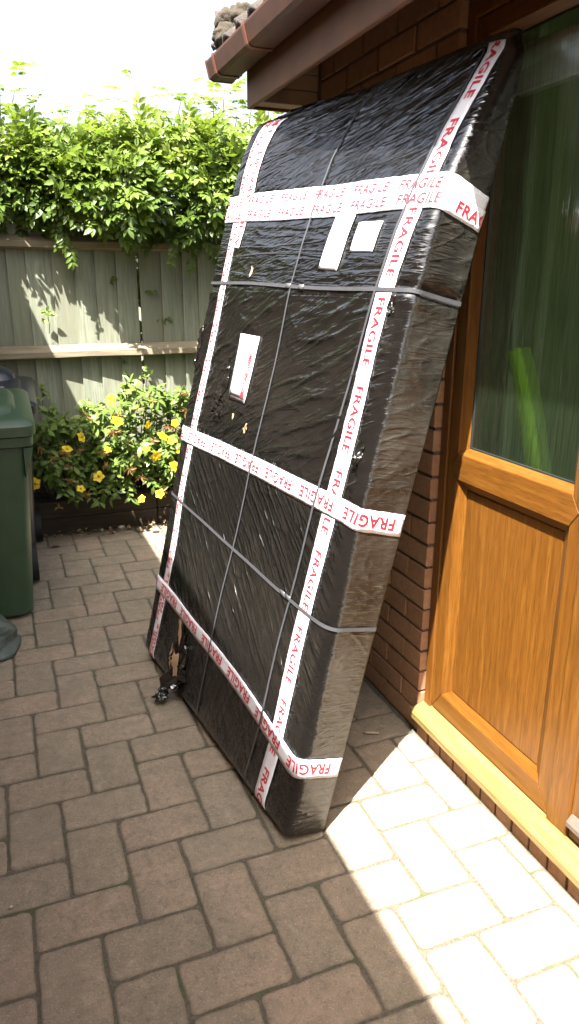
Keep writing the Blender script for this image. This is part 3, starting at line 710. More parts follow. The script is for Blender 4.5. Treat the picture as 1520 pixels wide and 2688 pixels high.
# nominal ring: (segment, parameter)
ring = [('s', t) for t in np.linspace(0, 1, nS, endpoint=False)] + [('a', t) for t in np.linspace(0, 1, nA, endpoint=False)] + \
       [('f', t) for t in np.linspace(0, 1, nFr, endpoint=False)] + [('b', t) for t in np.linspace(0, 1, nA, endpoint=False)] + [('l', t) for t in np.linspace(0, 1, nL)]
RC = .029
NV = 470
vrow = np.concatenate([np.linspace(0, .03, 8, endpoint=False), np.linspace(.03, LEN, NV-8)])
NC = len(ring); U = np.zeros((NV, NC)); Wn = np.zeros((NV, NC)); cn = np.zeros(NC)
uleft = np.interp(vrow, [0, 1.3, 1.72, 1.86, 1.94, 1.99, 2.03, 2.06, 2.08], [.0, .012, .0, .0, .012, .032, .065, .11, .17])
uright = WD - np.interp(vrow, [0, 1.95, 2.04, 2.08], [0, 0, .006, .03])
for j, (sg, t) in enumerate(ring):
    Tr = thick(np.full(NV, WD-.02), vrow); Tl = thick(np.full(NV, .02), vrow)
    rr = np.minimum(RC, Tr*.8); rl = np.minimum(RC, Tl*.8)
    if sg == 's': U[:, j] = uright; Wn[:, j] = t*(Tr-rr); cn[j] = t*(T0-RC)
    elif sg == 'a':
        a = t*math.pi/2; U[:, j] = uright - rr*(1-math.cos(a)); Wn[:, j] = Tr - rr*(1-math.sin(a)); cn[j] = T0 - RC + t*2*RC
    elif sg == 'f':
        u_ = (uright-rr)*(1-t) + (uleft+rl)*t; U[:, j] = u_; Wn[:, j] = thick(u_, vrow); cn[j] = T0 + RC + t*(WD-2*RC)
    elif sg == 'b':
        a = t*math.pi/2; U[:, j] = uleft + rl*(1-math.sin(a)); Wn[:, j] = Tl - rl*(1-math.cos(a)); cn[j] = T0 + WD - RC + t*2*RC
    else: U[:, j] = uleft; Wn[:, j] = (1-t)*(Tl-rl); cn[j] = T0 + WD + RC + t*(T0-RC)
# blend thick at front start so the arc meets it
Vv = np.repeat(vrow[:, None], NC, 1)
bot = 1 - np.sqrt(np.clip(1 - (1 - np.clip(Vv/.03, 0, 1))**2, 0, 1)); 
cU = WD/2; U2 = U + (cU-U)*.012*bot; W2 = Wn*(1-.12*bot)
def ppos(U_, V_, W_):
    return PB + (U_[..., None]-WD)*PD + V_[..., None]*PU + W_[..., None]*PN
P0 = ppos(U2, Vv, W2)
dv_ = np.gradient(P0, axis=0); dc_ = np.gradient(P0, axis=1)
N0 = np.cross(dc_, dv_); N0 /= np.linalg.norm(N0, axis=2, keepdims=True)+1e-12
mid = ppos(np.array(WD/2), np.array(1.0), np.array(.07))
if ((P0[NV//2, NC//2]-mid)@N0[NV//2, NC//2]) < 0: N0 = -N0
CN = np.repeat(cn[None, :], NV, 0); XV = -CN                       # as seen: x to the right, v up
UF = WD + T0 - CN                                                   # nominal u on the front
def ridged(x, y, ang, ll, ls, seed, p_=2.0, warp=.03, patchy=.5):
    """long thin creases along one direction, coming and going; slightly bent by a slow warp"""
    x = x + warp*gnoise(x*2.3+seed, y*2.3, seed+50); y = y + warp*gnoise(x*2.3, y*2.3+seed, seed+51)
    ca, sa = math.cos(ang), math.sin(ang); a = x*ca + y*sa; b_ = -x*sa + y*ca
    n1 = gnoise(a/ll + seed*1.7, b_/ls, seed); n2 = gnoise(a/ll*1.3 + seed*2.7, b_/ls*1.9, seed+7)
    m_ = sstep(-.25, .35, gnoise(x*5+seed, y*5, seed+9)) if patchy else 1.0
    return (np.clip(1-np.abs(n1)*2.0, 0, 1)**p_ + .5*np.clip(1-np.abs(n2)*2.2, 0, 1)**p_)*((1-patchy)+patchy*m_)
front = sstep(T0+.01, T0+.05, CN)*(1-sstep(T0+WD-.04, T0+WD, CN))
side = 1-sstep(T0-.05, T0, CN)
edge = np.exp(-((CN-T0-.05)/.05)**2) + .7*np.exp(-((CN-T0-WD+.05)/.05)**2)
wt_top = sstep(1.66, 1.80, Vv); wt_up = sstep(1.40, 1.50, Vv)*(1-wt_top); wt_mid = sstep(.88, 1.0, Vv)*(1-sstep(1.40, 1.50, Vv))
wt_low = sstep(.26, .42, Vv)*(1-sstep(.82, .95, Vv)); wt_bot = 1-sstep(.26, .42, Vv)
Hh = np.zeros_like(Vv)
Hh += front*wt_top*(.0034*ridged(UF, Vv, .16, .45, .080, 1, 5, .05) + .0024*ridged(UF, Vv, .40, .30, .050, 2, 5, .04) + .0018*ridged(UF, Vv, .25, .20, .030, 3, 4))
Hh += front*wt_up*(.0030*ridged(UF, Vv, -.03, .80, .080, 4, 9, .010) + .0022*ridged(UF, Vv, -.10, .30, .040, 5, 6))
Hh += front*wt_mid*(.0070*ridged(UF, Vv, .46, .60, .140, 7, 9, .06) + .0046*ridged(UF, Vv, .18, .40, .090, 8, 8, .06) + .0036*ridged(UF, Vv, .85, .25, .070, 9, 7, .05)*(1-sstep(.25, .55, UF)))
Hh += front*wt_low*(.0034*ridged(UF, Vv, -.58, .90, .080, 10, 12, .012, .3) + .0022*ridged(UF, Vv, -.76, .70, .050, 11, 11, .015) + .0030*ridged(UF, Vv, -.1, .35, .110, 23, 9, .05))
Hh += front*wt_bot*(.0030*ridged(UF, Vv, 1.40, .40, .060, 13, 7, .03) + .0024*ridged(UF, Vv, -.7, .35, .060, 14, 9, .03))
Hh += edge*(.0026*ridged(XV, Vv, .12, .14, .016, 15, 3, .02, .6))
Hh += side*(.0012*ridged(XV, Vv, .10, .12, .012, 16, 3, .02, .7) + .0022*ridged(XV, Vv, .42, .22, .060, 17, 8, .04) + .0016*ridged(XV, Vv, -.30, .20, .050, 18, 8, .04))
Hh += front*.008*gnoise(UF*3.2, Vv*2.6, 20) + side*.004*gnoise(XV*7, Vv*4, 21)
# narrow waist where the upper strap bites into the film
Hh -= .010*np.exp(-((Vv-1.468)/.012)**2)*(edge+side*.8) - .010*np.exp(-((Vv-1.505)/.022)**2)*(edge*.6+side*.5)*(.6+.8*gnoise(XV*14, Vv*5, 81)) - .006*np.exp(-((Vv-1.435)/.016)**2)*(edge+side*.5)
Hh -= .004*np.exp(-((Vv-.602)/.010)**2)*edge
# small pulled knots
for (u_, v_, a_, r_) in ((1.20, 1.04, .010, .02), (.30, 1.06, .012, .06), (.37, .13, .012, .05), (.03, 1.20, .009, .04), (.03, 1.30, .009, .05)):
    d2 = ((UF-u_)**2+(Vv-v_)**2)/r_**2; Hh += a_*np.exp(-d2)*(.4+1.6*np.abs(gnoise(UF*60, Vv*60, 33)))
# film lies flat beneath tapes
TAPES = [  # name path as (x to the right, v) ; x = -(nominal ring coordinate); width, rows, offset
    dict(pts=[('f', .100, -.0), ('f', .118, .53), ('f', .128, .94), ('f', .135, 1.37), ('f', .118, 1.67), ('f', .105, 1.86), ('f', .100, 2.045)], w=.052, rows=2, off=.0016, lab='white fragile tape running up beside the far edge'),
    dict(pts=[('f', .165, 1.60), ('f', .175, 1.73), ('f', .160, 1.90), ('f', .155, 2.04)], w=.060, rows=1, off=.0024, lab='short second strip of fragile tape near the top corner'),
    dict(pts=[('f', 1.185, 2.07), ('f', 1.165, 1.9), ('f', 1.158, 1.70), ('f', 1.152, 1.55), ('f', 1.143, 1.33), ('f', 1.140, 1.1), ('f', 1.134, .87), ('f', 1.118, .65), ('f', 1.112, .4), ('f', 1.104, .2), ('f', 1.094, .0)], w=.064, rows=1, off=.0020, lab='long white fragile tape running down beside the near edge'),
    dict(pts=[('l', .03, 1.765), ('f', .10, 1.762), ('f', .4, 1.757), ('f', .8, 1.736), ('f', 1.15, 1.718), ('s', .14, 1.708), ('s', .004, 1.690)], w=.050, rows=1, off=.0030, lab='upper of two fragile tapes across the top'),
    dict(pts=[('l', .03, 1.722), ('f', .10, 1.718), ('f', .4, 1.706), ('f', .8, 1.690), ('f', 1.15, 1.680), ('s', .14, 1.674), ('s', .004, 1.658)], w=.050, rows=1, off=.0036, lab='lower of two fragile tapes across the top'),
    dict(pts=[('s', .004, .897), ('s', .14, .899), ('f', 1.2, .905), ('f', .65, .911), ('f', .05, .905), ('l', .03, .904)], w=.058, rows=1, off=.0032, lab='fragile tape round the middle, its lettering upside down'),
    dict(pts=[('s', .004, .206), ('s', .125, .208), ('f', 1.2, .198), ('f', 1.1, .214), ('f', .69, .258), ('f', .39, .277), ('f', .02, .298), ('l', .03, .30)], w=.056, rows=1, off=.0032, lab='fragile tape round the lower end, its lettering upside down'),
]
def xv(pt):
    k, a, v = pt
    c = a*T0/.15 if k == 's' else (T0 + WD - a if k == 'f' else T0 + WD + a)
    return (-c, v)
def resample(pts, step):
    q = [np.array(xv(t)) for t in pts]; out = []
    # smooth with Catmull-Rom
    ext = [2*q[0]-q[1]] + q + [2*q[-1]-q[-2]]
    for i in range(1, len(ext)-2):
        a, b_, c, d_ = ext[i-1], ext[i], ext[i+1], ext[i+2]; m_ = max(2, int(np.linalg.norm(c-b_)/step))
        for k in range(m_):
            t = k/m_; lin = b_+(c-b_)*t; cr = .5*((2*b_)+(-a+c)*t+(2*a-5*b_+4*c-d_)*t*t+(-a+3*b_-3*c+d_)*t**3)
            out.append(.5*lin+.5*cr)
    out.append(q[-1]); return np.array(out)
mask = np.zeros_like(Vv)
def add_mask(path, w):
    global mask
    for a in path[::2]:
        d2 = (XV-a[0])**2+(Vv-a[1])**2; mask = np.maximum(mask, 1-sstep(w*.5, w*.5+.014, np.sqrt(d2)))
for tp in TAPES: tp['path'] = resample(tp['pts'], .008); add_mask(tp['path'], tp['w'])
for (u0, u1, v0, v1) in ((.785, .893, 1.513, 1.672), (.93, 1.047, 1.556, 1.634), (.378, .518, 1.088, 1.306)):
    dd = np.maximum(np.maximum(u0-UF, UF-u1), np.maximum(v0-Vv, Vv-v1)); mask = np.maximum(mask, 1-sstep(0, .02, dd))
lowfreq = front*.008*gnoise(UF*3.2, Vv*2.6, 20) + side*.004*gnoise(XV*7, Vv*4, 21)
Hh = lowfreq + (Hh-lowfreq)*(1-.80*mask)
Hh *= sstep(0, .05, Vv)*(1-.6*sstep(LEN-.03, LEN, Vv))*(sstep(0, .02, CN)*.9+.1)
PS = P0 + N0*Hh[..., None]
parcel = tag(empty('wrapped_parcel', tuple(PB)), 'tall flat parcel in black stretch film leaning against the house wall', 'parcel')
def pk(o): o.parent = parcel; o.matrix_parent_inverse = Matrix.Translation(tuple(-PB)); return o
idx = np.arange(NV*NC).reshape(NV, NC)
F = np.stack([idx[:-1, :-1], idx[:-1, 1:], idx[1:, 1:], idx[1:, :-1]], -1).reshape(-1, 4).tolist()
F += np.stack([idx[:-1, -1], idx[:-1, 0], idx[1:, 0], idx[1:, -1]], -1).reshape(-1, 4).tolist()
F += [idx[0, ::-1].tolist(), idx[-1, :].tolist()]
film = mesh('film_wrap', PS.reshape(-1, 3), F, M['film'], None, True)
bm = bmesh.new(); bm.from_mesh(film.data); bmesh.ops.recalc_face_normals(bm, faces=bm.faces); bm.to_mesh(film.data); bm.free()
dust = .012 + .06*np.clip(gnoise(UF*3, Vv*3, 70)+.2, 0, 1)*front*(1-wt_top*.8) +   .36*side*(.60+.6*gnoise(XV*9, Vv*5, 71)) + .022*front*(wt_low+wt_mid*.7)
dust = np.clip(dust, 0, 1)
set_attr(film.data, 'dust', dust.reshape(-1)); set_attr(film.data, 'pu', UF.reshape(-1)); set_attr(film.data, 'pv', Vv.reshape(-1)); set_attr(film.data, 'flat', np.clip(np.maximum(mask, .9*np.exp(-((CN-T0)/.022)**2)), 0, 1).reshape(-1)); pk(film)

vi = np.arange(NV, dtype=float); ci = np.arange(NC, dtype=float)
PSM = P0 + N0*(lowfreq*sstep(0, .05, Vv))[..., None]
def surf(x, v, off, PS=PS):
    """point on the wrapped surface; x to the right (negative ring coordinate), v up"""
    x = np.asarray(x, float); v = np.asarray(v, float)
    fv = np.clip(np.interp(v, vrow, vi), 0, NV-1.001); fc = np.clip(np.interp(-x, cn, ci), 0, NC-1.001)
    i = fv.astype(int); j = fc.astype(int); a = (fv-i)[..., None]; b_ = (fc-j)[..., None]
    def bl(A): return (A[i, j]*(1-b_)+A[i, j+1]*b_)*(1-a) + (A[i+1, j]*(1-b_)+A[i+1, j+1]*b_)*a
    Pq = bl(PS); Nq = bl(N0); Nq /= np.linalg.norm(Nq, axis=-1, keepdims=True)
    return Pq + Nq*np.asarray(off)[..., None]
def strip(name, path, w, off, mat, nx=4, jit=0.0, lift=0.0, src=PS):
    tg = np.gradient(path, axis=0); tg /= np.linalg.norm(tg, axis=1, keepdims=True); nr = np.stack([-tg[:, 1], tg[:, 0]], 1)
    n_ = len(path); V = []; ts = np.linspace(-.5, .5, nx+1)
    e1 = jit*gnoise(np.arange(n_)*.35, np.zeros(n_), 41); e2 = jit*gnoise(np.arange(n_)*.35, np.ones(n_)*5.3, 42)
    lf = lift*np.abs(gnoise(np.arange(n_)*.16, np.ones(n_)*.4, 43))
    G = np.stack([surf(path[:, 0]+nr[:, 0]*(t*w+np.where(t < 0, e1, e2)), path[:, 1]+nr[:, 1]*(t*w+np.where(t < 0, e1, e2)), np.full(n_, off)+lf, src) for t in ts], 1)
    th = .0004
    top = G.reshape(-1, 3).tolist(); m_ = nx+1
    F = [(i*m_+k, i*m_+k+1, (i+1)*m_+k+1, (i+1)*m_+k) for i in range(n_-1) for k in range(nx)]
    o = mesh(name, top, F, mat, None, nx > 1); sd = o.modifiers.new('thickness', 'SOLIDIFY'); sd.thickness = .0006; sd.offset = 0
    return pk(o)
def letters(body, size, bold=.010, xs=1.0):
    cu = bpy.data.curves.new('t', 'FONT'); cu.body = body; cu.size = size; cu.offset = bold*size; cu.align_y = 'CENTER'; cu.resolution_u = 3; cu.space_character = 1.06
    ob = bpy.data.objects.new('t', cu); COL.objects.link(ob); bpy.context.view_layer.update()
    me = bpy.data.meshes.new_from_object(ob.evaluated_get(bpy.context.evaluated_depsgraph_get()))
    bpy.data.objects.remove(ob); bpy.data.curves.remove(cu)
    bm = bmesh.new(); bm.from_mesh(me); bmesh.ops.triangulate(bm, faces=bm.faces)
    for _ in range(2):
        long = [e for e in bm.edges if e.calc_length() > .008]
        if long: bmesh.ops.subdivide_edges(bm, edges=long, cuts=1); bmesh.ops.triangulate(bm, faces=bm.faces)
    V = np.array([v.co[:] for v in bm.verts]); F = [tuple(v.index for v in f.verts) for f in bm.faces]
    bm.free(); bpy.data.meshes.remove(me); V[:, 0] *= xs
    return V, F
FV, FF = letters('FRAGILE', .045, .030, .98)
FV[:, 1] -= (FV[:, 1].max()+FV[:, 1].min())/2; FV[:, 0] -= FV[:, 0].min(); FLEN = FV[:, 0].max(); FH = FV[:, 1].max()-FV[:, 1].min()
def along(path, s_, t_, off):
    dl = np.concatenate([[0], np.cumsum(np.linalg.norm(np.diff(path, axis=0), axis=1))])
    px = np.interp(s_, dl, path[:, 0]); py = np.interp(s_, dl, path[:, 1]); e = .01
    tx = np.interp(s_+e, dl, path[:, 0])-np.interp(s_-e, dl, path[:, 0]); ty = np.interp(s_+e, dl, path[:, 1])-np.interp(s_-e, dl, path[:, 1])
    L_ = np.hypot(tx, ty)+1e-9; return surf(px-ty/L_*t_, py+tx/L_*t_, np.full(len(px), off)), dl[-1]
for kT, tp in enumerate(TAPES):
    st = strip('fragile_tape', tp['path'], tp['w'], tp['off'], M['tape'], 4, .0012); st['label'] = tp['lab']
    total = np.sum(np.linalg.norm(np.diff(tp['path'], axis=0), axis=1)); per = FLEN + .050; s0 = -.06 + .017*kT
    rows = [(0.0, .82 if kT in (3, 4) else .94)] if tp['rows'] == 1 else [(.011, .62), (-.013, .62)]
    while s0 < (1.15 if kT == 3 else total):
        for (t_, sc) in rows:
            sx = FV[:, 0] + s0 + (.04 if t_ < 0 else 0)
            keep = (sx > .002) & (sx < total-.002)
            ff = [f for f in FF if keep[f[0]] and keep[f[1]] and keep[f[2]]]
            if len(ff) < 6: continue
            Pq, _ = along(tp['path'], np.clip(sx, .001, total-.001), FV[:, 1]*sc + t_, tp['off']+.0011)
            used = sorted({i for f in ff for i in f}); rm = {q: i for i, q in enumerate(used)}
            o = mesh('tape_word', Pq[used], [tuple(rm[i] for i in f) for f in ff], M['red'], st)
        s0 += per
# polypropylene straps
for (pts, w) in (([('f', .602, .02), ('f', .592, .25), ('f', .627, .61), ('f', .658, .94), ('f', .656, 1.3), ('f', .652, 1.6), ('f', .635, 1.81), ('f', .612, 2.0), ('f', .61, 2.07)], .0078),
                 ([('f', .992, .02), ('f', 1.007, .26), ('f', 1.032, .62), ('f', 1.068, .97), ('f', 1.088, 1.2), ('f', 1.112, 1.47), ('f', 1.120, 1.6), ('f', 1.124, 1.72), ('f', 1.128, 1.86), ('f', 1.14, 2.06)], .0085),
                 ([('l', .13, 1.478), ('f', .05, 1.476), ('f', .375, 1.474), ('f', .66, 1.464), ('f', .95, 1.459), ('f', 1.2, 1.457), ('s', .15, 1.459), ('s', .004, 1.463)], .0100),
                 ([('l', .13, .668), ('f', .05, .664), ('f', .15, .657), ('f', .62, .627), ('f', .94, .607), ('f', 1.15, .604), ('s', .15, .606), ('s', .004, .612)], .0100)):
    strip('strap', resample(pts, .01), w, .0050, M['strap'], 1, .0, .0004, PSM)
def patch(name, u0, v0, u1, v1, mat, off=.003, rot=0.0, n=8, jit=.0):
    """flat piece stuck on the front of the parcel"""
    uc, vc = (u0+u1)/2, (v0+v1)/2; V = []; a = np.linspace(-.5, .5, n)
    X_, Y_ = np.meshgrid(a*(u1-u0), a*(v1-v0)); ca, sa = math.cos(rot), math.sin(rot)
    xx = X_*ca-Y_*sa+uc; yy_ = X_*sa+Y_*ca+vc
    G = surf(xx-WD-T0, yy_, np.full(xx.shape, off)).reshape(-1, 3)
    F = [(i*n+k, i*n+k+1, (i+1)*n+k+1, (i+1)*n+k) for i in range(n-1) for k in range(n-1)]
    o = mesh(name, G, F, mat, None, True); sd = o.modifiers.new('thickness', 'SOLIDIFY'); sd.thickness = .0005; sd.offset = 1
    return pk(o)
for (u_, v_, r_) in ((.64, 1.466, .0), (.72, 1.463, 0), (1.02, .607, 0), (.985, .607, 0)):
    patch('strap_seal', u_-.014, v_-.0075, u_+.014, v_+.0075, M['buckle'], .0056, r_, 3)
patch('address_label', .785, 1.513, .893, 1.672, M['white'], .0026, -.07)['label'] = 'tall white address label under the upper tape'
patch('square_label', .930, 1.556, 1.047, 1.634, M['white'], .0026, -.05)['label'] = 'small square white label'
pouch = patch('document_pouch', .378, 1.088, .518, 1.306, M['pouch'], .0040, -.02); pouch['label'] = 'clear document pouch with white sheet and red print'
patch('pouch_sheet', .386, 1.100, .510, 1.296, M['white'], .0052, -.02).name = 'document_sheet'
DV, DF = letters('DOCUMENTS ENCLOSED', .034, .045, .74)
DV[:, 1] -= (DV[:, 1].max()+DV[:, 1].min())/2; DV[:, 0] -= DV[:, 0].min()
pth = np.stack([np.full(30, .490-WD-T0), np.linspace(1.294, 1.098, 30)], 1); pth[:, 0] += np.linspace(.004, -.002, 30)
DV[:, 0] *= .19/DV[:, 0].max()
Pq, _ = along(pth, DV[:, 0]+.003, DV[:, 1], .0085)
pk(mesh('pouch_lettering', Pq, DF, M['red'], None))
for vv_ in (1.585, 1.578):                                          # faint printed lines on the labels
    pass
# torn places with crumpled film
def crumple(name, u, v, su, sv, h, seed, mat, n=22, off=.002, rot=0.0):
    a = np.linspace(-1, 1, n); X_, Y_ = np.meshgrid(a, a); R = np.hypot(X_, Y_)
    k = 1 + .35*gnoise(X_*1.5+seed, Y_*1.5, seed); xx = X_*su*k; yy_ = Y_*sv*k
    ca, sa = math.cos(rot), math.sin(rot)
    hh = off + h*np.abs(gnoise(X_*2.0, Y_*2.0+seed, seed+1))*1.3*(1-sstep(.75, 1.15, R)) + h*.22*np.abs(gnoise(X_*5, Y_*5, seed+2))*(1-sstep(.8, 1.1, R))
    G = surf(xx*ca-yy_*sa+u-WD-T0, np.clip(xx*sa+yy_*ca+v, .004, LEN), hh).reshape(-1, 3)
    F = [(i*n+q, i*n+q+1, (i+1)*n+q+1, (i+1)*n+q) for i in range(n-1) for q in range(n-1) if R[i, q] < 1.08+.25*math.sin(5*math.atan2(Y_[i, q], X_[i, q])+seed)]
    o = mesh(name, G, F, mat, None, True); set_attr(o.data, 'dust', np.full(len(G), .05)); set_attr(o.data, 'pu', (xx+u).reshape(-1)); set_attr(o.data, 'pv', (yy_+v).reshape(-1)); return pk(o)
crumple('loose_film', .325, 1.135, .024, .070, .010, 3, M['film'], 26, .003, -.15)
crumple('loose_film', .300, 1.025, .040, .030, .009, 5, M['film'])
crumple('loose_film', 1.205, 1.045, .010, .036, .010, 7, M['film'], 20, .002, -.2)
crumple('loose_film', .030, 1.24, .014, .08, .007, 9, M['film'], 24)
crumple('loose_film', 1.19, 1.42, .014, .030, .006, 11, M['film'])
crumple('loose_film', .385, .115, .050, .105, .020, 13, M['film'], 28, .002, .2)
o = crumple('torn_opening', .352, .215, .017, .050, .0008, 15, M['ply'], 14, .012, .35)
o = crumple('torn_opening', .395, .095, .022, .062, .0008, 17, M['ply'], 16, .024, .2)
o = crumple('torn_opening', .345, .120, .008, .045, .0008, 19, M['ply'], 12, .022, .1)
o = crumple('torn_opening', .352, 1.512, .007, .018, .0006, 21, M['ply'], 10, .006)
for (u_, v_) in ((.45, 1.035), (.575, 1.02), (.565, 1.005)): crumple('torn_opening', u_, v_, .006, .009, .0006, int(u_*90), M['ply'], 8, .005)
# black film flap hanging from the torn corner on to the paving
nF = 26; V = []; FFl = []
pA = surf(np.array([.43-WD-T0]), np.array([.10]), np.array([.004]))[0]; pB = surf(np.array([.30-WD-T0]), np.array([.03]), np.array([.006]))[0]
tip = np.array([-.785, .485, .014])
for i in range(nF):
    t = i/(nF-1); c = pA*(1-t)**2 + 2*t*(1-t)*(pA*.4+pB*.6 + np.array([-.05, -.02, -.02])) + t*t*tip
    for k in range(18):
        s_ = k/17-.5; w_ = .070*(1-.35*t)
        q = c + PU*s_*w_*(1-t*.75) - PD*s_*w_*.9 + PN*.022*float(gnoise(t*4+1, s_*4, 61)) + np.array([0, 0, 1])*.022*float(gnoise(t*4.5, s_*3.5+4, 62))*(.4+t)
        q[2] = max(q[2], .003 + .006*abs(float(gnoise(t*12, s_*12, 63)))); V.append(q)
for i in range(nF-1):
    for k in range(17): FFl.append((i*18+k, i*18+k+1, (i+1)*18+k+1, (i+1)*18+k))
o = mesh('film_flap', V, FFl, M['film'], None, True); set_attr(o.data, 'dust', np.full(len(V), .04)); pk(o)
lump('film_flap', tuple(tip+np.array([0, 0, .014])), .020, M['film'], None, 77, .7, 4, (1.2, 1.0, .7)); pk(bpy.context.scene.objects[-1]) if False else None
for o_ in [q for q in COL.objects if q.name.startswith('film_flap') and q.parent is None]: pk(o_)

# ================================================================== PLANTS
def rand_unit(k): return Vector(k).normalized()
class LeafAcc:
    def __init__(s): s.V = []; s.F = []; s.T = []
    def leaf(s, base, dirv, nrm, L, W, tint, droop=.15, fold=.25):
        """pointed leaf, folded along its midrib: 8 vertices, 6 faces"""
        d_ = dirv.normalized(); sd = d_.cross(nrm).normalized(); nr = sd.cross(d_)
        o = len(s.V); prof = ((0, 0), (.3, .82), (.65, .9), (1, 0))
        mid_ = [base + d_*L*t - nr*droop*L*t*t for t in (0, .33, .67, 1)]
        ws = (0, W*.46, W*.42, 0)
        s.V += [tuple(mid_[0]), tuple(mid_[1]), tuple(mid_[2]), tuple(mid_[3])]
        for sg in (1, -1):
            for q in (1, 2): s.V.append(tuple(mid_[q] + sd*sg*ws[q] + nr*fold*ws[q]))
        s.F += [(o, o+1, o+4), (o+1, o+2, o+5, o+4), (o+2, o+3, o+5), (o, o+6, o+1), (o+1, o+6, o+7, o+2), (o+2, o+7, o+3)]
        s.T += [tint]*8
    def build(s, name, mat, parent):
        o = mesh(name, s.V, s.F, mat, parent, True); set_attr(o.data, 'tint', s.T); return o

hedge = tag(empty('hedge', (0, 3.35, 0)), 'overgrown leafy hedge of feathery leaves spilling over the fence top', 'hedge')
HOFF = Vector((0, -3.35, 0))
LA = LeafAcc(); rg = random.Random(5)
def pinnate(base, dirv, nrm, L, tint):
    d_ = dirv.normalized(); sd = d_.cross(nrm).normalized(); nr = sd.cross(d_); k = rg.choice((3, 3, 4)); dro = rg.uniform(.15, .5)
    for i in range(1, k+1):
        t = .25 + .62*i/k; q = base + d_*L*t - nr*dro*L*t*t*.6; ll = L*(.34 - .03*abs(i-2))
        for sg in (1, -1):
            dd = (d_*.55 + sd*sg*.85 - nr*.15 + Vector((rg.uniform(-.2, .2), rg.uniform(-.2, .2), rg.uniform(-.2, .2))))
            LA.leaf(q, dd, (nr + Vector((rg.uniform(-.35, .35), rg.uniform(-.35, .35), rg.uniform(-.2, .2)))).normalized(), ll*rg.uniform(.85, 1.15), ll*.46, min(1, max(0, tint+rg.uniform(-.1, .1))), .2)
    LA.leaf(base + d_*L*.88 - nr*dro*L*.45, d_ - nr*.3, nr, L*.36, L*.17, tint, .2)
def hedge_top(x): return 2.20 + .075*(x+1.1)/.5*.5 + .07*float(gnoise(x*2.3, 1.7, 4)) + .05*float(gnoise(x*6.1, 2.2, 5))
def hedge_bot(x): return 1.80 + .08*float(gnoise(x*2.6+4, .3, 6)) + .07*float(gnoise(x*7, 4.3, 7))
ST = Acc()
for k in range(5200):
    x = rg.uniform(-1.9, 2.0); top = hedge_top(x); bt = hedge_bot(x)
    mode = rg.random()
    if mode < .70:      # front sheet, bulging over the fence
        t = rg.random()**.85; z = bt + (top-bt)*t; bulge = (.06 + .27*float(sstep(-.95, -.55, x)))*math.sin(math.pi*min(1, t*.75+.22))
        y = YF - .02 - bulge*(.75+.35*float(gnoise(x*3.1, z*3.1, 9))) + abs(rg.gauss(0, .07)); out = Vector((0, -1, .25 + .5*t))
    else:               # crown
        y = rg.uniform(2.70, 3.8); z = top - .06*abs(rg.gauss(0, 1)) - .25*max(0, y-3.3)**2 + .04*float(gnoise(x*4, y*4, 11)); t = 1; out = Vector((0, -.35, 1))
    d_ = (out*.6 + Vector((rg.gauss(0, .75), rg.gauss(0, .45), rg.gauss(-.15, .5)))).normalized()
    nr = (out + Vector((-.25, -.2, .6)) + Vector((rg.gauss(0, .4), rg.gauss(0, .4), rg.gauss(0, .4)))).normalized()
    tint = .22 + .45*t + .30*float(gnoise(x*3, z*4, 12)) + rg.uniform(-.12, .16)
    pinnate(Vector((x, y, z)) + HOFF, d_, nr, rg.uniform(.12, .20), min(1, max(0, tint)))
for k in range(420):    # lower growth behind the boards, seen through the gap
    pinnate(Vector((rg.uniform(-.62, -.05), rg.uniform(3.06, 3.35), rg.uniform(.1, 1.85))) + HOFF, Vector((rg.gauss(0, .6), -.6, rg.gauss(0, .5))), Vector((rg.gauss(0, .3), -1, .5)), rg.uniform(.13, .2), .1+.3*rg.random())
# trailing sprays hanging down in front of the top rail
for (sx, zb_, n2) in ((-.80, 1.70, 6), (-.72, 1.76, 5), (-.30, 1.80, 5), (-.10, 1.70, 9), (.02, 1.67, 9), (.08, 1.74, 8), (-.45, 1.82, 4), (-1.2, 1.80, 4)):
    for i in range(n2):
        t = i/max(1, n2-1); q = Vector((sx + .06*math.sin(i*1.3)*t + rg.uniform(-.05, .05), YF - .13 - .08*rg.random(), 1.95*(1-t) + zb_*t))
        pinnate(q + HOFF, Vector((rg.gauss(0, .5), -.3, -.8)), Vector((rg.gauss(0, .2), -1, .5)), rg.uniform(.10, .16), .25+.3*rg.random())
# upright shoots above the crown
for (sx, sy, zt, lean) in ((-.63, 3.0, 2.50, .03), (-.88, 3.05, 2.42, .02), (-.52, 2.95, 2.40, .05), (-.20, 3.0, 2.60, -.04), (-.08, 3.05, 2.63, .05), (.02, 3.0, 2.55, .04), (.15, 3.0, 2.60, .03), (.20, 3.1, 2.66, .06), (.3, 3.1, 2.52, .05), (-1.05, 2.95, 2.53, .05), (-1.09, 2.9, 2.67, .03), (-1.0, 3.0, 2.40, .02), (.45, 3.1, 2.58, .02), (.6, 3.1, 2.60, .0), (-.4, 3.0, 2.42, .0)):
    pts = [Vector((sx + lean*t*2 + .01*math.sin(t*9+sx*9), sy + .03*t, 2.05 + (zt-2.05)*t)) + HOFF for t in np.linspace(0, 1, 7)]
    ST.add(*tube_data(pts, [.005-.0005*i for i in range(7)], 5))
    for i in range(9):
        t = .45 + .55*i/8; q = Vector((sx + lean*t*2, sy + .03*t, 2.05 + (zt-2.05)*t)) + HOFF
        a = i*2.3 + sx*7; pinnate(q, Vector((math.cos(a), math.sin(a)*.6, .35)), Vector((0, -.35, 1)), rg.uniform(.14, .21), .5+.3*rg.random())
LA.build('foliage', M['hedge'], hedge)
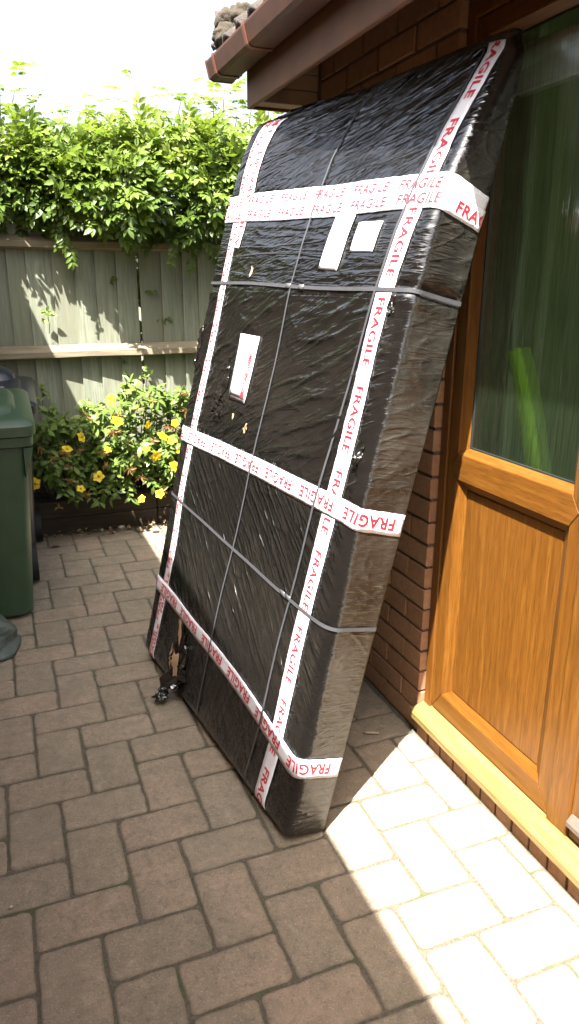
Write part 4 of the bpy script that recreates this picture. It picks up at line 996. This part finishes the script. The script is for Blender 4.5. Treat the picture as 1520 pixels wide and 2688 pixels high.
for k in range(46):
    x = rg.uniform(-1.7, 1.9); y = rg.uniform(3.05, 3.6); zt = hedge_top(x)-.12
    pts = [Vector((x + .10*math.sin(t*3+k), y + (rg.uniform(-.12, .05))*t, -.02 + zt*t)) + HOFF for t in np.linspace(0, 1, 7)]
    ST.add(*tube_data(pts, [.012-.0014*i for i in range(7)], 5))
mesh('stems', ST.V, ST.F, M['bark'], hedge, True)

# ---- flowering shrub in the bed
shrub = tag(empty('flowering_shrub', (-.66, 2.72, .18)), 'low shrub with yellow five petalled flowers growing against the fence', 'shrub')
SO = Vector((.66, -2.72, -.18))
SA = LeafAcc(); SS = Acc()
def env_top(x):  # outline of the shrub's top, read off the fence
    return np.interp(x, [-1.25, -1.10, -.98, -.87, -.78, -.68, -.56, -.46, -.40, -.33, -.26, -.15, .1, .3], [.56, .66, .72, .74, .82, .80, .83, .92, .83, .86, .91, .84, .78, .5])
for k in range(165):
    bx_ = rg.uniform(-1.15, .25); x = bx_ + rg.gauss(0, .08); top = float(env_top(x))*rg.uniform(.80, 1.0)
    yb = rg.uniform(2.70, 2.86); yt = yb - rg.uniform(.02, .42)*rg.uniform(.5, 1)
    hang = rg.random() < .45
    if hang: top = rg.uniform(.34, .66); yt = rg.uniform(2.36, 2.58)
    b0 = Vector((bx_*.8-.13, yb, .17)); c0 = Vector((bx_, (yb+yt)/2, top+.10)); e0 = Vector((x, yt, top - (.10 if hang else 0)))
    pts = [b0*(1-t)**2 + c0*2*t*(1-t) + e0*t*t + SO for t in np.linspace(0, 1, 9)]
    SS.add(*tube_data(pts, [.0045-.00035*i for i in range(9)], 5))
    for i in range(3, 9):
        d_ = (pts[min(8, i+1)]-pts[i-1]).normalized(); a0 = (i % 2)*1.57 + k
        s1 = d_.cross(Vector((.2, .9, .3))).normalized(); s2 = d_.cross(s1)
        for rep in range(2):
            q = pts[i]*(1-.5*rep) + pts[i-1]*.5*rep
            for sg in (0, math.pi):
                a = a0 + sg + rep*1.57; dd = s1*math.cos(a)+s2*math.sin(a)+d_*.5 + Vector((-.1, -.35, .05)); L = rg.uniform(.045, .072)
                tint = .30 + .3*rg.random() + .25*(q - SO).z*.6 - .1
                SA.leaf(q, dd, (Vector((-.2, -.45, 1)) + Vector((rg.gauss(0, .35), rg.gauss(0, .35), 0))).normalized(), L, L*.48, min(1, max(0, tint)), .35, .12)
SA.build('foliage', M['shrub'], shrub); mesh('stems', SS.V, SS.F, M['bark'], shrub, True)
def flower_mesh(seed):
    A = LeafAcc(); rg2 = random.Random(seed)
    for k in range(5):
        a = 2*math.pi*k/5 + rg2.uniform(-.12, .12); d_ = Vector((math.cos(a), math.sin(a), rg2.uniform(.12, .35)))
        A.leaf(d_*.004, d_, Vector((0, 0, 1)), rg2.uniform(.034, .041), .038, rg2.random(), .25, .12)
    for k in range(16):
        a = 2*math.pi*k/16; r_ = rg2.uniform(.005, .014); A.leaf(Vector((0, 0, .001)), Vector((math.cos(a)*r_, math.sin(a)*r_, .015)), Vector((math.cos(a), math.sin(a), 0)), .02, .0025, .1, 0, 0)
    me = bpy.data.meshes.new('flower'); me.from_pydata(A.V, [], A.F); me.update(); set_attr(me, 'tint', A.T); me.materials.append(M['petal']); return me
FM = [flower_mesh(k) for k in range(4)]
def place(name, me, loc, nrm, parent, off, spin=0, sc=1):
    o = obj(name, me, None, parent, Vector(loc)+off); q = Vector(nrm).to_track_quat('Z', 'Y'); o.rotation_mode = 'QUATERNION'
    o.rotation_quaternion = q @ Matrix.Rotation(spin, 3, 'Z').to_quaternion(); o.scale = (sc,)*3; return o
for k, (x, z) in enumerate([(-.90, .58), (-.82, .65), (-.62, .73), (-.44, .69), (-.85, .36), (-1.09, .41), (-.50, .25), (-.39, .27), (-.46, .55), (-.68, .57), (-.31, .59), (-.29, .70), (-.74, .41), (-.30, .44), (-.64, .85), (-.25, .52), (-.36, .62), (-.40, .50)]):
    place('flower', FM[k % 4], (x, 2.29 + random.uniform(-.02, .05), z), (random.uniform(-1.1, .7), -.8, random.uniform(-.2, 1.3)), shrub, SO, random.random()*6, random.uniform(.55, .98))
def dry_mesh(seed):
    A = LeafAcc(); rg2 = random.Random(seed)
    for k in range(11):
        a = rg2.uniform(0, 6.28); d_ = Vector((math.cos(a)*.7, math.sin(a)*.7, rg2.uniform(-1.3, .4))); A.leaf(Vector((0, 0, 0)), d_, Vector((math.sin(a), -math.cos(a), .4)), rg2.uniform(.022, .045), rg2.uniform(.007, .014), rg2.random(), .4, .5)
    me = bpy.data.meshes.new('dry_flower_head'); me.from_pydata(A.V, [], A.F); me.update(); set_attr(me, 'tint', A.T); me.materials.append(M['dry']); return me
DM = [dry_mesh(k) for k in range(5)]
for k in range(34):
    x = random.uniform(-1.12, -.12); z = random.uniform(.32, .98)*float(env_top(x))
    place('dry_flower_head', DM[k % 5], (x, 2.34 + random.uniform(-.06, .10) + .10*max(0, z-.6), z), (random.uniform(-.3, .3), -.4, 1), shrub, SO, random.random()*6, random.uniform(.8, 1.35))
# two weedy sprigs growing through the fence
for (x, z) in ((-.33, .93), (-.90, 1.28), (-.98, .84)):
    SG = LeafAcc(); w_ = tag(empty('ivy_sprig', (x, YF-.05, z)), {-.33: 'small green sprig poking from the fence gap above the shrub', -.90: 'small green sprig growing on the middle fence rail', -.98: 'pale green sprig beside the blue black bin'}[x], 'sprig')
    for k in range(9):
        a = k*1.9; SG.leaf(Vector((rg.uniform(-.03, .03), rg.uniform(-.03, 0), rg.uniform(-.04, .05))), Vector((math.cos(a), -.4, math.sin(a)*.6)), Vector((0, -1, .5)), rg.uniform(.03, .05), .022, .5+.3*rg.random())
    SG.build('foliage', M['hedge'], w_)
    V, F = tube_data([(0, .03, -.10), (.004, .0, -.05), (0, -.01, 0), (.005, -.015, .04)], .002, 5); mesh('stem', V, F, M['bark'], w_)

# ================================================================== SMALL THINGS
# lime green handle behind the glass
hn = tag(empty('broom', (.135, -.30, .06)), 'lime green broom handle standing behind the textured door glass', 'broom')
V, F = tube_data([(0, -.05, .08), (.0, -.045, .5), (.0, -.03, .93), (.0, .02, 1.07), (.0, .065, 1.17), (.0, .10, 1.235)], .025, 12); sm(mesh('handle', V, F, M['lime'], hn))
box('head', -.03, .03, -.15, .15, .0, .09, M['lime'], hn, .01, 2)
bl = tag(empty('roller_blind', (.100, -.12, 1.985)), 'white rolled up blind behind the top of the door glass', 'blind')
V, F = tube_data([(0, 0, .022), (0, -.46, .022)], .024, 18); sm(mesh('blind_tube', V, F, M['white'], bl))
box('blind_cloth', .018, .021, -.455, -.005, -.050, .022, M['white'], bl); V, F = tube_data([(.0195, -.003, -.052), (.0195, -.457, -.052)], .006, 8); sm(mesh('blind_bar', V, F, M['white'], bl))
n_ = 90; V = []; F = []
for i in range(n_+1):
    t = i/n_; y_ = .24 - .30*t; x_ = .33 + .018*math.sin(t*38) + .01*math.sin(t*17+1)
    V += [(x_, y_, .25), (x_+.004*math.sin(t*50), y_, 1.2), (x_, y_, 2.12)]
for i in range(n_): F += [(i*3, i*3+3, i*3+4, i*3+1), (i*3+1, i*3+4, i*3+5, i*3+2)]
o = mesh('curtain', V, F, M['curtain'], None, True); sd = o.modifiers.new('thickness', 'SOLIDIFY'); sd.thickness = .002
tag(o, 'pale green curtain hanging behind the textured door glass', 'curtain')
# dry leaves swept up against the sleepers
def dead_leaf(seed):
    A = LeafAcc(); rg2 = random.Random(seed); A.leaf(Vector((0, 0, .004)), Vector((1, 0, .12)), Vector((0, .2, 1)), .05, .024, rg2.random(), .3, rg2.uniform(.2, .6))
    me = bpy.data.meshes.new('dead_leaf'); me.from_pydata(A.V, [], A.F); me.update(); set_attr(me, 'tint', A.T); me.materials.append(M['litter']); return me
DL = [dead_leaf(k) for k in range(8)]
for k in range(130):
    x = random.uniform(-1.15, -.1); y = 2.59 - abs(random.gauss(0, .06))
    o = obj('dead_leaf', DL[k % 8], None, None, (x, y, .003 + random.uniform(0, .012))); o.rotation_euler = (random.gauss(0, .3), random.gauss(0, .25), random.uniform(0, 6.28)); s_ = random.uniform(.35, .95); o.scale = (s_, s_, s_)
    tag(o, 'small dry leaf among the litter along the foot of the sleeper edging', 'leaf', 'dry leaves along the bed edging')
o = obj('dead_leaf', DL[1], None, None, (-1.045, 2.34, .003)); o.scale = (1.3,)*3; o.rotation_euler.z = .4; tag(o, 'single reddish dead leaf on the paving beside the bins', 'leaf')
V, F = tube_data([(-.022, .010, .006), (-.006, .001, .0075), (.010, -.004, .006), (.024, -.012, .0055)], [.0035, .0042, .004, .003], 6)
tag(mesh('twig', V, F, M['twig'], None, True, (-.155, .035, 0)), 'short pale twig on the shaded paving behind the parcel', 'twig')
for k, (x, y, r_) in enumerate(((-1.318, -.292, .0045), (-.60, 2.56, .018), (-.72, 2.565, .012))):
    lab = ('tiny white speck of grit on the paving', 'pale pebble at the foot of the sleeper edging, larger of two', 'pale pebble at the foot of the sleeper edging, smaller of two')[k]
    tag(lump('pebble', (x, y, r_*.6), r_, M['stone'], None, 30+k, .3, 2, (1.2, 1, .7)), lab, 'pebble')
